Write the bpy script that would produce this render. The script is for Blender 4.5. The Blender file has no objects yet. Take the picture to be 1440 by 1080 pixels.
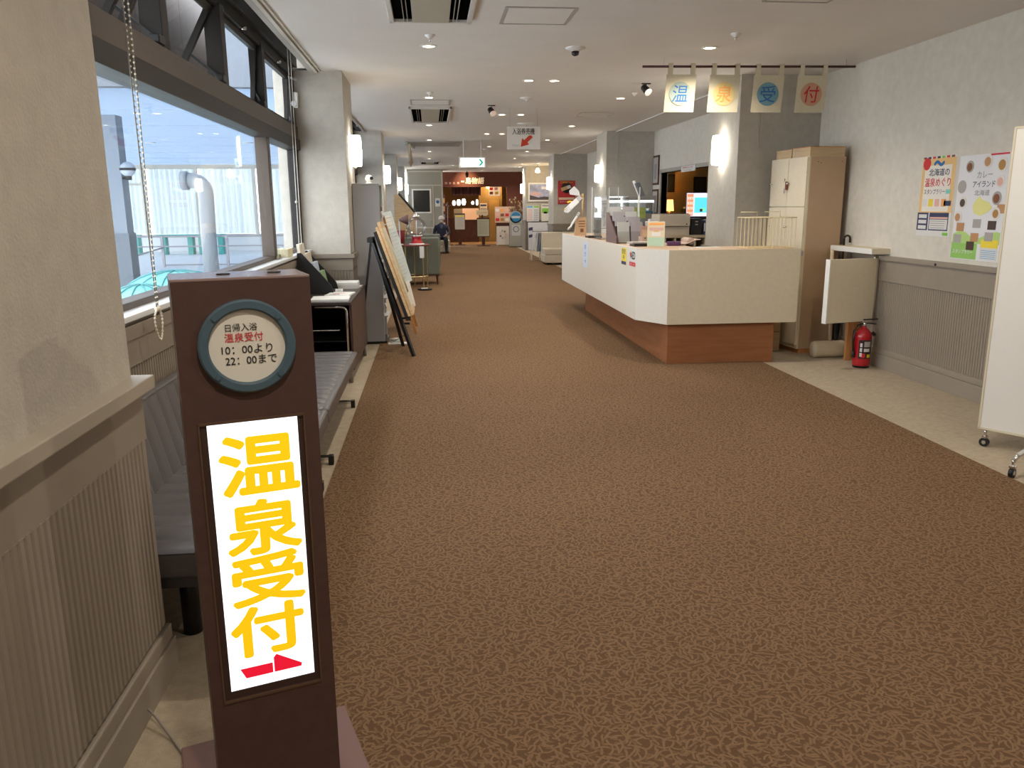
import bpy, bmesh, math, random
from mathutils import Vector, Matrix
random.seed(7)
sc = bpy.context.scene
COL = sc.collection
# ---------------------------------------------------------------- camera, world, exposure
cam_d = bpy.data.cameras.new('camera'); cam = bpy.data.objects.new('camera', cam_d); COL.objects.link(cam)
R_ = ((0.99494834, 0.02910605, -0.09607624), (-0.10010659, 0.21601678, -0.97124426), (-0.00751501, 0.97595573, 0.21783925))
M_ = Matrix(R_).to_4x4(); M_.translation = (0, 0, 1.5); cam.matrix_world = M_
cam_d.sensor_width = 36.0; cam_d.lens = 36.0 * 1121.3 / 1440; cam_d.clip_start = .05; cam_d.clip_end = 300
sc.camera = cam
w = bpy.data.worlds.new('world'); sc.world = w; w.use_nodes = True
bg = w.node_tree.nodes['Background']; bg.inputs[0].default_value = (.94, .97, 1, 1); bg.inputs[1].default_value = 3.4
sc.view_settings.view_transform = 'Standard'; sc.view_settings.look = 'None'
sc.view_settings.exposure = 1.05; sc.view_settings.gamma = 1.0; sc.view_settings.use_curve_mapping = False
DOWNLIGHT_W = 46.0; SCONCE_E = 9.0
H = 2.82; XW = -1.35; XR = 4.16

# ---------------------------------------------------------------- materials
MATS = {}
def mat(name, col, rough=.6, metal=0., noise=0., nscale=8., bump=0., bscale=60., emit=0., spec=.4, trans=None, coat=0.):
    if name in MATS: return MATS[name]
    m = bpy.data.materials.new(name); m.use_nodes = True; nt = m.node_tree; b = nt.nodes['Principled BSDF']
    b.inputs['Base Color'].default_value = (*col, 1); b.inputs['Roughness'].default_value = rough
    b.inputs['Metallic'].default_value = metal; b.inputs['Specular IOR Level'].default_value = spec
    if coat: b.inputs['Coat Weight'].default_value = coat
    tc = nt.nodes.new('ShaderNodeTexCoord')
    if noise:
        n = nt.nodes.new('ShaderNodeTexNoise'); n.inputs['Scale'].default_value = nscale; n.inputs['Detail'].default_value = 5
        nt.links.new(tc.outputs['Object'], n.inputs['Vector'])
        r = nt.nodes.new('ShaderNodeValToRGB'); r.color_ramp.elements[0].position = .3; r.color_ramp.elements[1].position = .7
        r.color_ramp.elements[0].color = (*[c * (1 - noise) for c in col], 1); r.color_ramp.elements[1].color = (*[min(1, c * (1 + noise)) for c in col], 1)
        nt.links.new(n.outputs[0], r.inputs[0]); nt.links.new(r.outputs[0], b.inputs['Base Color'])
    if bump:
        n = nt.nodes.new('ShaderNodeTexNoise'); n.inputs['Scale'].default_value = bscale; n.inputs['Detail'].default_value = 3
        nt.links.new(tc.outputs['Object'], n.inputs['Vector'])
        bu = nt.nodes.new('ShaderNodeBump'); bu.inputs['Strength'].default_value = bump; bu.inputs['Distance'].default_value = .01
        nt.links.new(n.outputs[0], bu.inputs['Height']); nt.links.new(bu.outputs[0], b.inputs['Normal'])
    if emit:
        b.inputs['Emission Color'].default_value = (*col, 1); b.inputs['Emission Strength'].default_value = emit
    MATS[name] = m; return m
def wood(name, c0, c1, scale=(2, 2, 14), rough=.5):
    m = mat(name, c0, rough); nt = m.node_tree; b = nt.nodes['Principled BSDF']
    tc = nt.nodes.new('ShaderNodeTexCoord'); mp = nt.nodes.new('ShaderNodeMapping'); mp.inputs['Scale'].default_value = scale
    n = nt.nodes.new('ShaderNodeTexNoise'); n.inputs['Scale'].default_value = 2.; n.inputs['Detail'].default_value = 6; n.inputs['Distortion'].default_value = .6
    r = nt.nodes.new('ShaderNodeValToRGB'); r.color_ramp.elements[0].position = .35; r.color_ramp.elements[1].position = .68
    r.color_ramp.elements[0].color = (*c0, 1); r.color_ramp.elements[1].color = (*c1, 1)
    nt.links.new(tc.outputs['Object'], mp.inputs[0]); nt.links.new(mp.outputs[0], n.inputs[0]); nt.links.new(n.outputs[0], r.inputs[0]); nt.links.new(r.outputs[0], b.inputs['Base Color'])
    return m
def glass(name, tint=(1, 1, 1), refl=.5, dirt=0.):
    m = bpy.data.materials.new(name); m.use_nodes = True; nt = m.node_tree; nt.nodes.clear()
    o = nt.nodes.new('ShaderNodeOutputMaterial'); mx = nt.nodes.new('ShaderNodeMixShader'); t = nt.nodes.new('ShaderNodeBsdfTransparent'); g = nt.nodes.new('ShaderNodeBsdfGlossy')
    t.inputs[0].default_value = (*tint, 1); g.inputs['Roughness'].default_value = .02
    f = nt.nodes.new('ShaderNodeFresnel'); f.inputs[0].default_value = 1.45
    mu = nt.nodes.new('ShaderNodeMath'); mu.operation = 'MULTIPLY'; mu.inputs[1].default_value = refl; mu.use_clamp = True
    nt.links.new(f.outputs[0], mu.inputs[0]); nt.links.new(mu.outputs[0], mx.inputs[0]); nt.links.new(t.outputs[0], mx.inputs[1]); nt.links.new(g.outputs[0], mx.inputs[2])
    if dirt:
        mx2 = nt.nodes.new('ShaderNodeMixShader'); d = nt.nodes.new('ShaderNodeBsdfDiffuse'); d.inputs[0].default_value = (.8, .85, .9, 1)
        mx2.inputs[0].default_value = dirt; nt.links.new(mx.outputs[0], mx2.inputs[1]); nt.links.new(d.outputs[0], mx2.inputs[2]); nt.links.new(mx2.outputs[0], o.inputs[0])
    else: nt.links.new(mx.outputs[0], o.inputs[0])
    MATS[name] = m; return m
def sheer(name, col, amount=.5):
    m = bpy.data.materials.new(name); m.use_nodes = True; nt = m.node_tree; nt.nodes.clear()
    o = nt.nodes.new('ShaderNodeOutputMaterial'); mx = nt.nodes.new('ShaderNodeMixShader'); t = nt.nodes.new('ShaderNodeBsdfTranslucent'); d = nt.nodes.new('ShaderNodeBsdfDiffuse')
    t.inputs[0].default_value = (*col, 1); d.inputs[0].default_value = (*col, 1); mx.inputs[0].default_value = 1 - amount
    nt.links.new(t.outputs[0], mx.inputs[1]); nt.links.new(d.outputs[0], mx.inputs[2]); nt.links.new(mx.outputs[0], o.inputs[0]); MATS[name] = m; return m

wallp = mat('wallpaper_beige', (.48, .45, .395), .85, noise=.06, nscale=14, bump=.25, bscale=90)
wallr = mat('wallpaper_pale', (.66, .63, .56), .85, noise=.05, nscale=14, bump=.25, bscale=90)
wallg = mat('wallpaper_grey', (.40, .38, .33), .85, noise=.05, nscale=10)
dado = mat('dado_taupe', (.29, .25, .205), .5, noise=.04, nscale=6)
dado_d = mat('dado_brown', (.24, .205, .165), .5, noise=.05, nscale=6)
ceilm = mat('ceiling_white', (.74, .715, .68), .9, noise=.02, nscale=3)
cream = mat('cream_laminate', (.70, .625, .475), .45, noise=.03, nscale=30)
creamw = mat('cream_white_laminate', (.72, .69, .62), .4, noise=.02, nscale=30)
white = mat('white_paint', (.8, .8, .78), .45)
paper = mat('white_paper', (.70, .70, .68), .7)
black = mat('black_paint', (.012, .012, .013), .4)
blackm = mat('black_matte', (.02, .02, .022), .8)
void = mat('slot_black', (.004, .004, .004), 1., spec=0.)
chrome = mat('chrome', (.75, .75, .76), .18, 1.)
steel = mat('brushed_steel', (.55, .55, .56), .35, 1.)
alu = mat('bronze_aluminium', (.085, .066, .052), .42, .3)
darkfr = mat('dark_bronze_frame', (.014, .011, .009), .5)
greyp = mat('grey_steel_paint', (.42, .43, .46), .45, noise=.03, nscale=4)
brass = mat('brass', (.62, .52, .30), .3, 1.)
red = mat('red_paint', (.45, .012, .02), .25, coat=.5)
redp = mat('red_print', (.62, .03, .04), .6)
bluep = mat('blue_print', (.03, .16, .42), .6)
sky_p = mat('sky_print', (.10, .42, .72), .6)
yelp = mat('yellow_print', (.85, .68, .06), .6)
grnp = mat('green_print', (.22, .55, .08), .6)
orgp = mat('orange_print', (.85, .38, .10), .6)
navyp = mat('navy_print', (.04, .05, .12), .6)
brnp = mat('brown_print', (.22, .09, .04), .6)
pinkp = mat('pink_print', (.75, .45, .38), .6)
greyt = mat('grey_print', (.35, .35, .36), .6)
blkp = mat('black_print', (.02, .02, .02), .6)
peach = mat('peach_laminate', (.50, .35, .225), .5, noise=.03, nscale=5)
maroon = mat('maroon_laminate', (.085, .048, .042), .38, noise=.08, nscale=40)
maroonb = mat('mauve_base', (.20, .115, .105), .5)
vinyl = mat('grey_vinyl', (.115, .108, .112), .38, noise=.04, nscale=10)
plinth = wood('reddish_plinth_wood', (.28, .108, .04), (.34, .14, .058), (1.2, 1.2, 12))
woodl = wood('light_wood', (.55, .36, .18), (.66, .46, .26), (3, 3, 20))
woodd = wood('dark_red_wood', (.055, .016, .010), (.09, .03, .017), (4, 4, 4))
woodo = wood('orange_wood', (.40, .17, .05), (.5, .24, .09), (8, 8, 2))
boxw = wood('box_board', (.52, .38, .22), (.60, .45, .28), (2, 2, 20))
topw = wood('counter_top_wood', (.48, .34, .24), (.54, .39, .28), (1.5, 8, 2))
sashg = glass('sash_glass', (.93, .95, .97), .06)
glz = glass('window_glass', (.95, .975, 1), .28)
acry = glass('clear_acrylic', (.96, .97, .97), .8, .03)
globe_g = glass('clear_globe_glass', (.97, .975, .975), .8, .03)
green = mat('sage_green_vinyl', (.145, .165, .14), .5, noise=.04, nscale=6)
creams = mat('cream_leather', (.66, .60, .48), .5, noise=.03, nscale=6)
opal = mat('opal_glass_lit', (1, .93, .80), .3, emit=SCONCE_E)
bulb = mat('downlight_lit', (1, .86, .62), .3, emit=8.)
def carpet_mat():
    m = mat('carpet_brown', (.15, .08, .045), .95, spec=.1); nt = m.node_tree; b = nt.nodes['Principled BSDF']; L = nt.links.new
    def N(t, **k):
        n = nt.nodes.new('ShaderNode' + t)
        for a, v in k.items(): setattr(n, a, v)
        return n
    def math_(op, a, b_=None, c=None):
        n = N('Math', operation=op)
        for q, v in enumerate((a, b_, c)):
            if v is None: continue
            if isinstance(v, (int, float)): n.inputs[q].default_value = v
            else: L(v, n.inputs[q])
        return n.outputs[0]
    tc = N('TexCoord'); masks = []
    for S, off in ((31, 0.), (36, 7.3), (28, 3.1)):      # short twig-like strokes, one per cell, at random angles
        mp = N('Mapping'); mp.inputs['Scale'].default_value = (S, S, 0); mp.inputs['Location'].default_value = (off, off * 1.7, 0); L(tc.outputs['Object'], mp.inputs[0])
        v = N('TexVoronoi', voronoi_dimensions='2D'); v.inputs['Scale'].default_value = 1; L(mp.outputs[0], v.inputs['Vector'])
        d = N('VectorMath', operation='SUBTRACT'); L(mp.outputs[0], d.inputs[0]); L(v.outputs['Position'], d.inputs[1])
        sp = N('SeparateColor'); L(v.outputs['Color'], sp.inputs[0])
        vr = N('VectorRotate', rotation_type='Z_AXIS'); L(d.outputs[0], vr.inputs['Vector']); L(math_('MULTIPLY', sp.outputs[0], 6.283), vr.inputs['Angle'])
        sx = N('SeparateXYZ'); L(vr.outputs[0], sx.inputs[0])
        y = math_('ADD', sx.outputs[1], math_('MULTIPLY', math_('MULTIPLY', sx.outputs[0], sx.outputs[0]), math_('SUBTRACT', math_('MULTIPLY', sp.outputs[1], 1.6), .8)))
        mr = N('MapRange', interpolation_type='SMOOTHSTEP'); mr.inputs[1].default_value = .07; mr.inputs[2].default_value = .17; mr.inputs[3].default_value = 1; mr.inputs[4].default_value = 0
        L(math_('ABSOLUTE', y), mr.inputs[0]); masks.append(mr.outputs[0])
    f = math_('MAXIMUM', math_('MAXIMUM', masks[0], masks[1]), math_('MULTIPLY', masks[2], .6))
    n2 = N('TexNoise'); n2.inputs['Scale'].default_value = 170; n2.inputs['Detail'].default_value = 2; L(tc.outputs['Object'], n2.inputs['Vector'])
    f2 = math_('MULTIPLY_ADD', math_('SUBTRACT', n2.outputs[0], .5), .9, f)
    r = N('ValToRGB'); e = r.color_ramp.elements
    e[0].position = .0; e[0].color = (.126, .0735, .041, 1); e[1].position = 1.; e[1].color = (.224, .141, .081, 1); L(f2, r.inputs[0])
    n3 = N('TexNoise'); n3.inputs['Scale'].default_value = .8; n3.inputs['Detail'].default_value = 2; L(tc.outputs['Object'], n3.inputs['Vector'])
    hs = N('HueSaturation'); mr = N('MapRange'); mr.inputs[3].default_value = .88; mr.inputs[4].default_value = 1.12
    L(r.outputs[0], hs.inputs['Color']); L(n3.outputs[0], mr.inputs[0]); L(mr.outputs[0], hs.inputs['Value']); L(hs.outputs[0], b.inputs['Base Color'])
    bu = N('Bump'); bu.inputs['Strength'].default_value = .5; bu.inputs['Distance'].default_value = .006; L(f2, bu.inputs['Height']); L(bu.outputs[0], b.inputs['Normal']); return m
carpm = carpet_mat()
border = mat('beige_floor_carpet', (.40, .335, .25), .9, noise=.10, nscale=30, bump=.3, bscale=200)

# ---------------------------------------------------------------- mesh helpers
ORG = {}
class MB:
    def __init__(s): s.b = bmesh.new()
    def hexa(s, p):
        v = [s.b.verts.new(q) for q in p]
        for f in ((0, 3, 2, 1), (4, 5, 6, 7), (0, 1, 5, 4), (1, 2, 6, 5), (2, 3, 7, 6), (3, 0, 4, 7)): s.b.faces.new([v[i] for i in f])
        return s
    def box(s, x0, x1, y0, y1, z0, z1):
        return s.hexa([(x0, y0, z0), (x1, y0, z0), (x1, y1, z0), (x0, y1, z0), (x0, y0, z1), (x1, y0, z1), (x1, y1, z1), (x0, y1, z1)])
    def obox(s, c, u, v, n, a, b_, d):     # oriented box: centre, axes, half sizes
        c, u, v, n = map(Vector, (c, u, v, n)); u = u.normalized() * a; v = v.normalized() * b_; n = n.normalized() * d
        return s.hexa([c - u - v - n, c + u - v - n, c + u + v - n, c - u + v - n, c - u - v + n, c + u - v + n, c + u + v + n, c - u + v + n])
    def bar(s, p, q, a, b_=None, up=(0, 0, 1)):
        p, q = Vector(p), Vector(q); d = (q - p); n = d.normalized(); up = Vector(up)
        if abs(n.dot(up)) > .95: up = Vector((0, 1, 0)) if abs(n.y) < .9 else Vector((1, 0, 0))
        u = n.cross(up).normalized(); v = u.cross(n)
        return s.obox((p + q) / 2, u, v, n, a / 2, (b_ or a) / 2, d.length / 2)
    def cyl(s, p, q, r, r2=None, n=14, cap=True):
        p, q = Vector(p), Vector(q); r2 = r if r2 is None else r2; d = (q - p).normalized()
        t = Vector((0, 0, 1)) if abs(d.z) < .9 else Vector((1, 0, 0)); u = d.cross(t).normalized(); v = d.cross(u)
        A = [s.b.verts.new(p + (u * math.cos(k * 2 * math.pi / n) + v * math.sin(k * 2 * math.pi / n)) * r) for k in range(n)]
        B = [s.b.verts.new(q + (u * math.cos(k * 2 * math.pi / n) + v * math.sin(k * 2 * math.pi / n)) * r2) for k in range(n)]
        for k in range(n): s.b.faces.new((A[k], A[(k + 1) % n], B[(k + 1) % n], B[k])).smooth = n > 8
        if cap: s.b.faces.new(A[::-1]); s.b.faces.new(B)
        return s
    def tube(s, pts, r, n=8):
        pts = [Vector(p) for p in pts]; rings = []
        for i, p in enumerate(pts):
            d = (pts[min(i + 1, len(pts) - 1)] - pts[max(i - 1, 0)]).normalized()
            t = Vector((0, 0, 1)) if abs(d.z) < .95 else Vector((1, 0, 0)); u = d.cross(t).normalized(); v = d.cross(u)
            rings.append([s.b.verts.new(p + (u * math.cos(k * 2 * math.pi / n) + v * math.sin(k * 2 * math.pi / n)) * r) for k in range(n)])
        for a, b_ in zip(rings, rings[1:]):
            for k in range(n): s.b.faces.new((a[k], a[(k + 1) % n], b_[(k + 1) % n], b_[k])).smooth = True
        s.b.faces.new(rings[0][::-1]); s.b.faces.new(rings[-1]); return s
    def lathe(s, prof, c, n=24, axis=None, smooth=True):   # prof: (r, z)
        c = Vector(c); M = axis or Matrix.Identity(3); rings = []
        for r, z in prof:
            rings.append([s.b.verts.new(c + M @ Vector((r * math.cos(k * 2 * math.pi / n), r * math.sin(k * 2 * math.pi / n), z))) for k in range(n)] if r > 1e-5 else [s.b.verts.new(c + M @ Vector((0, 0, z)))])
        for a, b_ in zip(rings, rings[1:]):
            for k in range(n):
                q = [a[k % len(a)], a[(k + 1) % len(a)], b_[(k + 1) % len(b_)], b_[k % len(b_)]]
                q = list(dict.fromkeys(q))
                if len(q) > 2: s.b.faces.new(q).smooth = smooth
        return s
    def prism(s, poly, vec):    # poly: list of 3d points, extruded along vec
        vec = Vector(vec); A = [s.b.verts.new(p) for p in poly]; B = [s.b.verts.new(Vector(p) + vec) for p in poly]; n = len(poly)
        s.b.faces.new(A[::-1]); s.b.faces.new(B)
        for k in range(n): s.b.faces.new((A[k], A[(k + 1) % n], B[(k + 1) % n], B[k]))
        return s
    def grid(s, fn, nu, nv, smooth=True):
        V = [[s.b.verts.new(fn(i / nu, j / nv)) for j in range(nv + 1)] for i in range(nu + 1)]
        for i in range(nu):
            for j in range(nv): s.b.faces.new((V[i][j], V[i + 1][j], V[i + 1][j + 1], V[i][j + 1])).smooth = smooth
        return s
    def ball(s, c, r, sc_=(1, 1, 1), n=12):
        c = Vector(c)
        return s.lathe([(r * math.sin(math.pi * k / n) if 0 < k < n else 0, -r * math.cos(math.pi * k / n)) for k in range(n + 1)], c, n * 2, Matrix.Diagonal(sc_))
    def build(s, name, m, parent=None, bevel=0., seg=2, kind=None):
        b = s.b
        bmesh.ops.recalc_face_normals(b, faces=b.faces[:])
        if bevel:
            bmesh.ops.bevel(b, geom=[e for e in b.edges if len(e.link_faces) == 2 and e.calc_face_angle(0) > .5], offset=bevel, segments=seg, profile=.6, affect='EDGES', clamp_overlap=True)
        lo = Vector([min(v.co[i] for v in b.verts) for i in range(3)]); hi = Vector([max(v.co[i] for v in b.verts) for i in range(3)]); c = (lo + hi) / 2
        if parent is None: c.z = lo.z
        for v in b.verts: v.co -= c
        me = bpy.data.meshes.new(name); b.to_mesh(me); b.free(); me.materials.append(m)
        o = bpy.data.objects.new(name, me); COL.objects.link(o); ORG[o] = c
        if parent: o.parent = parent; o.location = c - ORG[parent]
        else: o.location = c
        if kind: o['kind'] = kind
        return o
def B(*a): return MB().box(*a)
def tag(o, label, cat=None, group=None, kind=None):
    o['label'] = label
    if cat: o['category'] = cat
    if group: o['group'] = group
    if kind: o['kind'] = kind
    return o
def thing(name, loc, label, cat, group=None, rotz=None):   # rotz given: parts are in local coordinates; else in world coordinates
    o = bpy.data.objects.new(name, None); COL.objects.link(o); o.empty_display_size = .1; o.location = loc
    if rotz is None: ORG[o] = Vector(loc)
    else: o.rotation_euler.z = rotz; ORG[o] = Vector((0, 0, 0))
    return tag(o, label, cat, group)
def copy_tree(o, parent=None):
    c = o.copy(); COL.objects.link(c)
    if parent: c.parent = parent
    for ch in list(o.children): copy_tree(ch, c)
    return c
TXT = {}
def text_mesh(s, bold=0.):
    k = (s, bold)
    if k in TXT: return TXT[k]
    c = bpy.data.curves.new('t', 'FONT'); c.body = s; c.resolution_u = 3; c.offset = bold; c.extrude = 0
    o = bpy.data.objects.new('t', c); COL.objects.link(o); bpy.context.view_layer.update()
    me = bpy.data.meshes.new_from_object(o.evaluated_get(bpy.context.evaluated_depsgraph_get()))
    bpy.data.objects.remove(o); bpy.data.curves.remove(c)
    xs = [v.co.x for v in me.vertices]; ys = [v.co.y for v in me.vertices]
    TXT[k] = (me, min(xs), max(xs), min(ys), max(ys)); return TXT[k]
def text(s, m, parent, c, u, v, width, height=None, bold=0., name='lettering', slant=0., fat=0.):
    """flat lettering centred at c, running along u with up v, fitted to width x height"""
    me, x0, x1, y0, y1 = text_mesh(s); me = me.copy(); me.name = name
    sx = width / (x1 - x0); sy = height / (y1 - y0) if height else sx
    if bold and not fat: fat = bold * min(sx, sy) * 1.2
    for q in me.vertices:
        q.co = ((q.co.x - (x0 + x1) / 2) * sx + slant * (q.co.y - (y0 + y1) / 2) * sy, (q.co.y - (y0 + y1) / 2) * sy, 0)
    if fat:
        bb = bmesh.new()
        for k in range(8):
            a = k * math.pi / 4; n0 = len(bb.verts); bb.from_mesh(me); bb.verts.ensure_lookup_table()
            for q in bb.verts[n0:]: q.co.x += fat * math.cos(a); q.co.y += fat * math.sin(a); q.co.z += 2e-5 * k
        bb.to_mesh(me); bb.free()
    me.materials.clear(); me.materials.append(m)
    o = bpy.data.objects.new(name, me); COL.objects.link(o); o.parent = parent
    u, v = Vector(u).normalized(), Vector(v).normalized(); n = u.cross(v); v = n.cross(u)
    M = Matrix((u, v, n)).transposed().to_4x4(); M.translation = Vector(c) - ORG[parent]; o.matrix_local = M
    ORG[o] = Vector(c); return o
def patch(name, m, parent, c, u, v, a, b_, t=.0008):   # thin printed rectangle
    u, v = Vector(u), Vector(v); return MB().obox(c, u, v, u.cross(v), a / 2, b_ / 2, t / 2).build(name, m, parent)

# ================================================================ STRUCTURE
def struct(o, label, cat): return tag(o, label, cat, kind='structure')
struct(B(-1.45, 9.0, -4, 45, -.12, 0).build('floor', border), 'beige carpeted floor border along the corridor walls', 'floor')
struct(B(-.6, 3.163, -4, 32.4, .0, .008).build('floor_carpet', carpm), 'brown leaf-patterned carpet running down the corridor', 'carpet')
cl = struct(B(-1.12, 9.0, -4, 32.5, H, H + .12).build('ceiling', ceilm), 'off-white plaster ceiling over the corridor', 'ceiling')
B(-1.55, -1.12, -4, 32.5, 2.98, 3.08).build('blind_pocket', ceilm, cl)
B(-1.145, -1.10, -4, 32.5, 2.80, 2.98).build('pocket_fascia', mat('pocket_trim', (.42, .39, .35), .5), cl)
MB().box(-1.095, -1.065, -4, 8.5, 2.797, 2.822).box(-1.05, -1.035, -4, 8.5, 2.808, 2.822).build('blind_rail', mat('rail_cream', (.6, .57, .5), .4), cl)
MB().box(3.46, 3.475, 9.4, 32, 2.812, 2.8205).build('shutter_slot', mat('slot_shadow', (.2, .19, .17), .6), cl)
MB().box(3.43, 3.455, 9.4, 32, 2.806, 2.8205).build('shutter_rail', white, cl)

def flutes(face, a0, a1, z0, z1, pos, out, step=.03, axis='y'):
    """vertical ribs on a plane: pos = plane coordinate, out = +1/-1 direction, running a0..a1 along the wall"""
    mb = MB(); n = int((a1 - a0) / step); d = .008 * out
    for k in range(n):
        y = a0 + (k + .5) * step; h_ = step * .5
        sec = [(pos, y - h_ * .84), (pos + d, y - h_ * .5), (pos + d, y + h_ * .5), (pos, y + h_ * .84)]
        pts = [(x, yy, z0) if axis == 'y' else (yy, x, z0) for x, yy in sec]
        mb.prism(pts, (0, 0, z1 - z0))
    return mb
# near left wall with dado
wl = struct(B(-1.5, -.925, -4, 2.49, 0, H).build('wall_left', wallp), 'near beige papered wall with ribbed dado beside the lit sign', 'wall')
B(-.926, -.90, -4, 2.495, .80, .965).build('dado_band', dado, wl, .002)
B(-.926, -.906, -4, 2.495, .17, .81).build('dado_backing', dado, wl)
flutes(None, -.5, 2.49, .18, .805, -.906, 1).build('fluted_panel', dado, wl, kind='stuff')
MB().box(-.96, -.868, -4, 2.525, .955, .998).build('dado_cap', mat('dado_cap', (.40, .36, .30), .45), wl, .004)
B(-.93, -.882, -4, 2.51, 0, .115).build('baseboard', dado, wl, .004); B(-.93, -.89, -4, 2.505, .115, .165).build('baseboard_upper', dado, wl, .006)
# window wall below the glass, bay by bay
BAYS = [(2.49, 8.5), (9.4, 15.0), (15.9, 21.45), (22.35, 27.8)]
for k, (y0, y1) in enumerate(BAYS):
    ww = struct(B(-1.45, -1.26, y0, y1, 0, 1.05).build('wall_window_bay_%d' % (k + 1), dado_d),
                ['brown ribbed wall below the big window behind the bench', 'ribbed wall below the second window bay', 'ribbed wall below the third window bay', 'ribbed wall below the fourth window bay'][k], 'wall')
    if k == 0:
        flutes(None, y0, y1, .1, .86, -1.26, 1).build('fluted_panel', dado_d, ww, kind='stuff')
        B(-1.262, -1.245, y0, y1, .86, .97).build('dado_band', dado_d, ww, .002); B(-1.262, -1.238, y0, y1, .97, 1.03).build('dado_cap', dado_d, ww, .003)
    B(-1.46, -1.225, y0, y1, 1.05, 1.075).build('window_sill', mat('sill_white', (.70, .72, .75), .35), ww, .004)
    B(-1.5, -1.26, y0, y1, 2.84, 2.98).build('window_header', darkfr, ww)

def pillar(y, side, label):
    if side < 0: x0, x1 = -1.5, -.83
    else: x0, x1 = 3.265, XR
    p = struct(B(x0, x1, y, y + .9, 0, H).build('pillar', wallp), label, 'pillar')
    e = .02
    a0, a1 = (x0, x1 + e) if side < 0 else (x0 - e, x1)
    B(a0, a1, y - e, y + .92, 0, .16).build('baseboard', dado_d, p, .004)
    B(a0, a1, y - .012, y + .912, .16, .88).build('dado_backing', dado_d, p)
    B(a0, a1, y - e, y + .92, .86, .985).build('dado_band', dado_d, p, .003)
    b2 = .04; B(a0 - (b2 - e if side > 0 else 0), a1 + (b2 - e if side < 0 else 0), y - b2, y + .94, .985, 1.03).build('dado_cap', dado_d, p, .004)
    flutes(None, x0 + .02, x1 - .01, .16, .86, y - .012, -1, axis='x').build('fluted_panel', dado_d, p, kind='stuff')
    return p
PY = [8.5, 15.0, 21.45, 27.8]; ordn = ['nearest', 'second', 'third', 'farthest']
for k, y in enumerate(PY):
    pl_ = pillar(y, -1, ['beige pillar with brown ribbed dado at the end of the window', 'second beige pillar on the left, behind the grey brochure rack', 'third beige pillar on the left, beside the round table', 'farthest beige pillar on the left, next to the door block'][k])
    pr_ = pillar(y, 1, ['beige pillar behind the wire basket and counter', 'beige pillar behind the glass showcase', 'beige pillar carrying the red poster', 'farthest pillar on the right, carrying the mountain picture'][k])
    MB().box(3.50, 3.512, y - .006, y, 2.1, H).box(3.475, 3.485, y - .006, y, 2.1, H).build('shutter_guide', mat('guide_steel', (.5, .48, .43), .4), pr_)
# right wall with doorway
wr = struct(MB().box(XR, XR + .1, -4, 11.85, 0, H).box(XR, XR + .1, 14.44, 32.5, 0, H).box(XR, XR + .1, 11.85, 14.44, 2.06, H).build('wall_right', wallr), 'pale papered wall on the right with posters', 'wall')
B(XR - .03, XR, -4, 8.5, .80, .99).build('dado_band', dado, wr, .003)
B(XR - .012, XR, -4, 8.5, .15, .82).build('dado_backing', dado, wr)
flutes(None, 1.5, 8.48, .16, .805, XR - .012, -1).build('fluted_panel', dado, wr, kind='stuff')
B(XR - .05, XR, -4, 8.5, .99, 1.03).build('dado_cap', dado, wr, .004)
B(XR - .04, XR, -4, 8.5, 0, .13).build('baseboard', dado, wr, .004); B(XR - .028, XR, -4, 8.5, .13, .18).build('baseboard_upper', dado, wr, .006)
MB().cyl((XR - .031, 6.21, 1.005), (XR - .056, 6.21, 1.005), .011).build('rubber_stop', black, wr)
MB().box(XR - .02, XR + .11, 11.79, 11.85, 0, 2.12).box(XR - .02, XR + .11, 14.44, 14.50, 0, 2.12).box(XR - .02, XR + .11, 11.79, 14.5, 2.06, 2.12).build('door_frame', wallg, wr)
struct(B(-1.6, 9, -4.1, -4, 0, 3.1).build('wall_back', wallp), 'beige wall behind the viewer', 'wall')
# office behind the doorway
of = struct(MB().box(XR + .1, 9, 16.3, 16.4, 0, 2.6).box(8.9, 9, 10.5, 16.3, 0, 2.6).box(XR + .1, 9, 10.4, 10.5, 0, 2.6).box(XR + .1, 9, 10.4, 16.4, 2.6, 2.7).build('wall_office', mat('office_wall', (.42, .33, .20), .8, noise=.03)), 'dim warm-lit office walls behind the doorway', 'wall')
# far end
door_blk = struct(B(-.80, .49, 30, 31.2, 0, H).build('wall_far_left', mat('far_panel_grey', (.33, .32, .27), .6, noise=.02)), 'grey panelled wall block with a service door at the far end', 'wall')
MB().box(-.76, .49, 29.985, 30, 2.72, 2.77).box(-.76, .47, 29.985, 30, 2.24, 2.28).box(-.80, -.74, 29.985, 30, 0, 2.77).box(.44, .49, 29.985, 30, 0, 2.77).box(.10, .15, 29.985, 30, 0, 2.25).build('panel_trim', mat('panel_trim_grey', (.55, .54, .48), .5), door_blk)
d1 = struct(B(-.70, .10, 29.97, 29.985, 0.02, 2.22).build('door_1', mat('far_door_grey', (.34, .33, .28), .55)), 'grey service door with a dark window at the far end', 'door')
MB().box(-.64, .06, 29.955, 29.972, 1.27, 2.13).build('window_frame', white, d1, .01)
B(-.585, .005, 29.945, 29.957, 1.32, 2.08).build('door_pane', mat('dark_pane', (.02, .02, .018), .25), d1)
MB().cyl((.0, 29.93, 1.0), (.08, 29.93, 1.0), .012).cyl((.08, 29.93, 1.0), (.08, 29.98, 1.0), .012).build('door_handle', chrome, d1)
redwall = mat('red_brown_wall', (.145, .038, .02), .6, noise=.05, nscale=2)
fw = struct(MB().box(.49, 4.2, 32.5, 32.62, 2.25, H + .1).box(3.06, 4.2, 32.5, 32.62, 0, 2.25).build('wall_far', redwall), 'red-brown restaurant front wall at the end of the corridor', 'wall')
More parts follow.
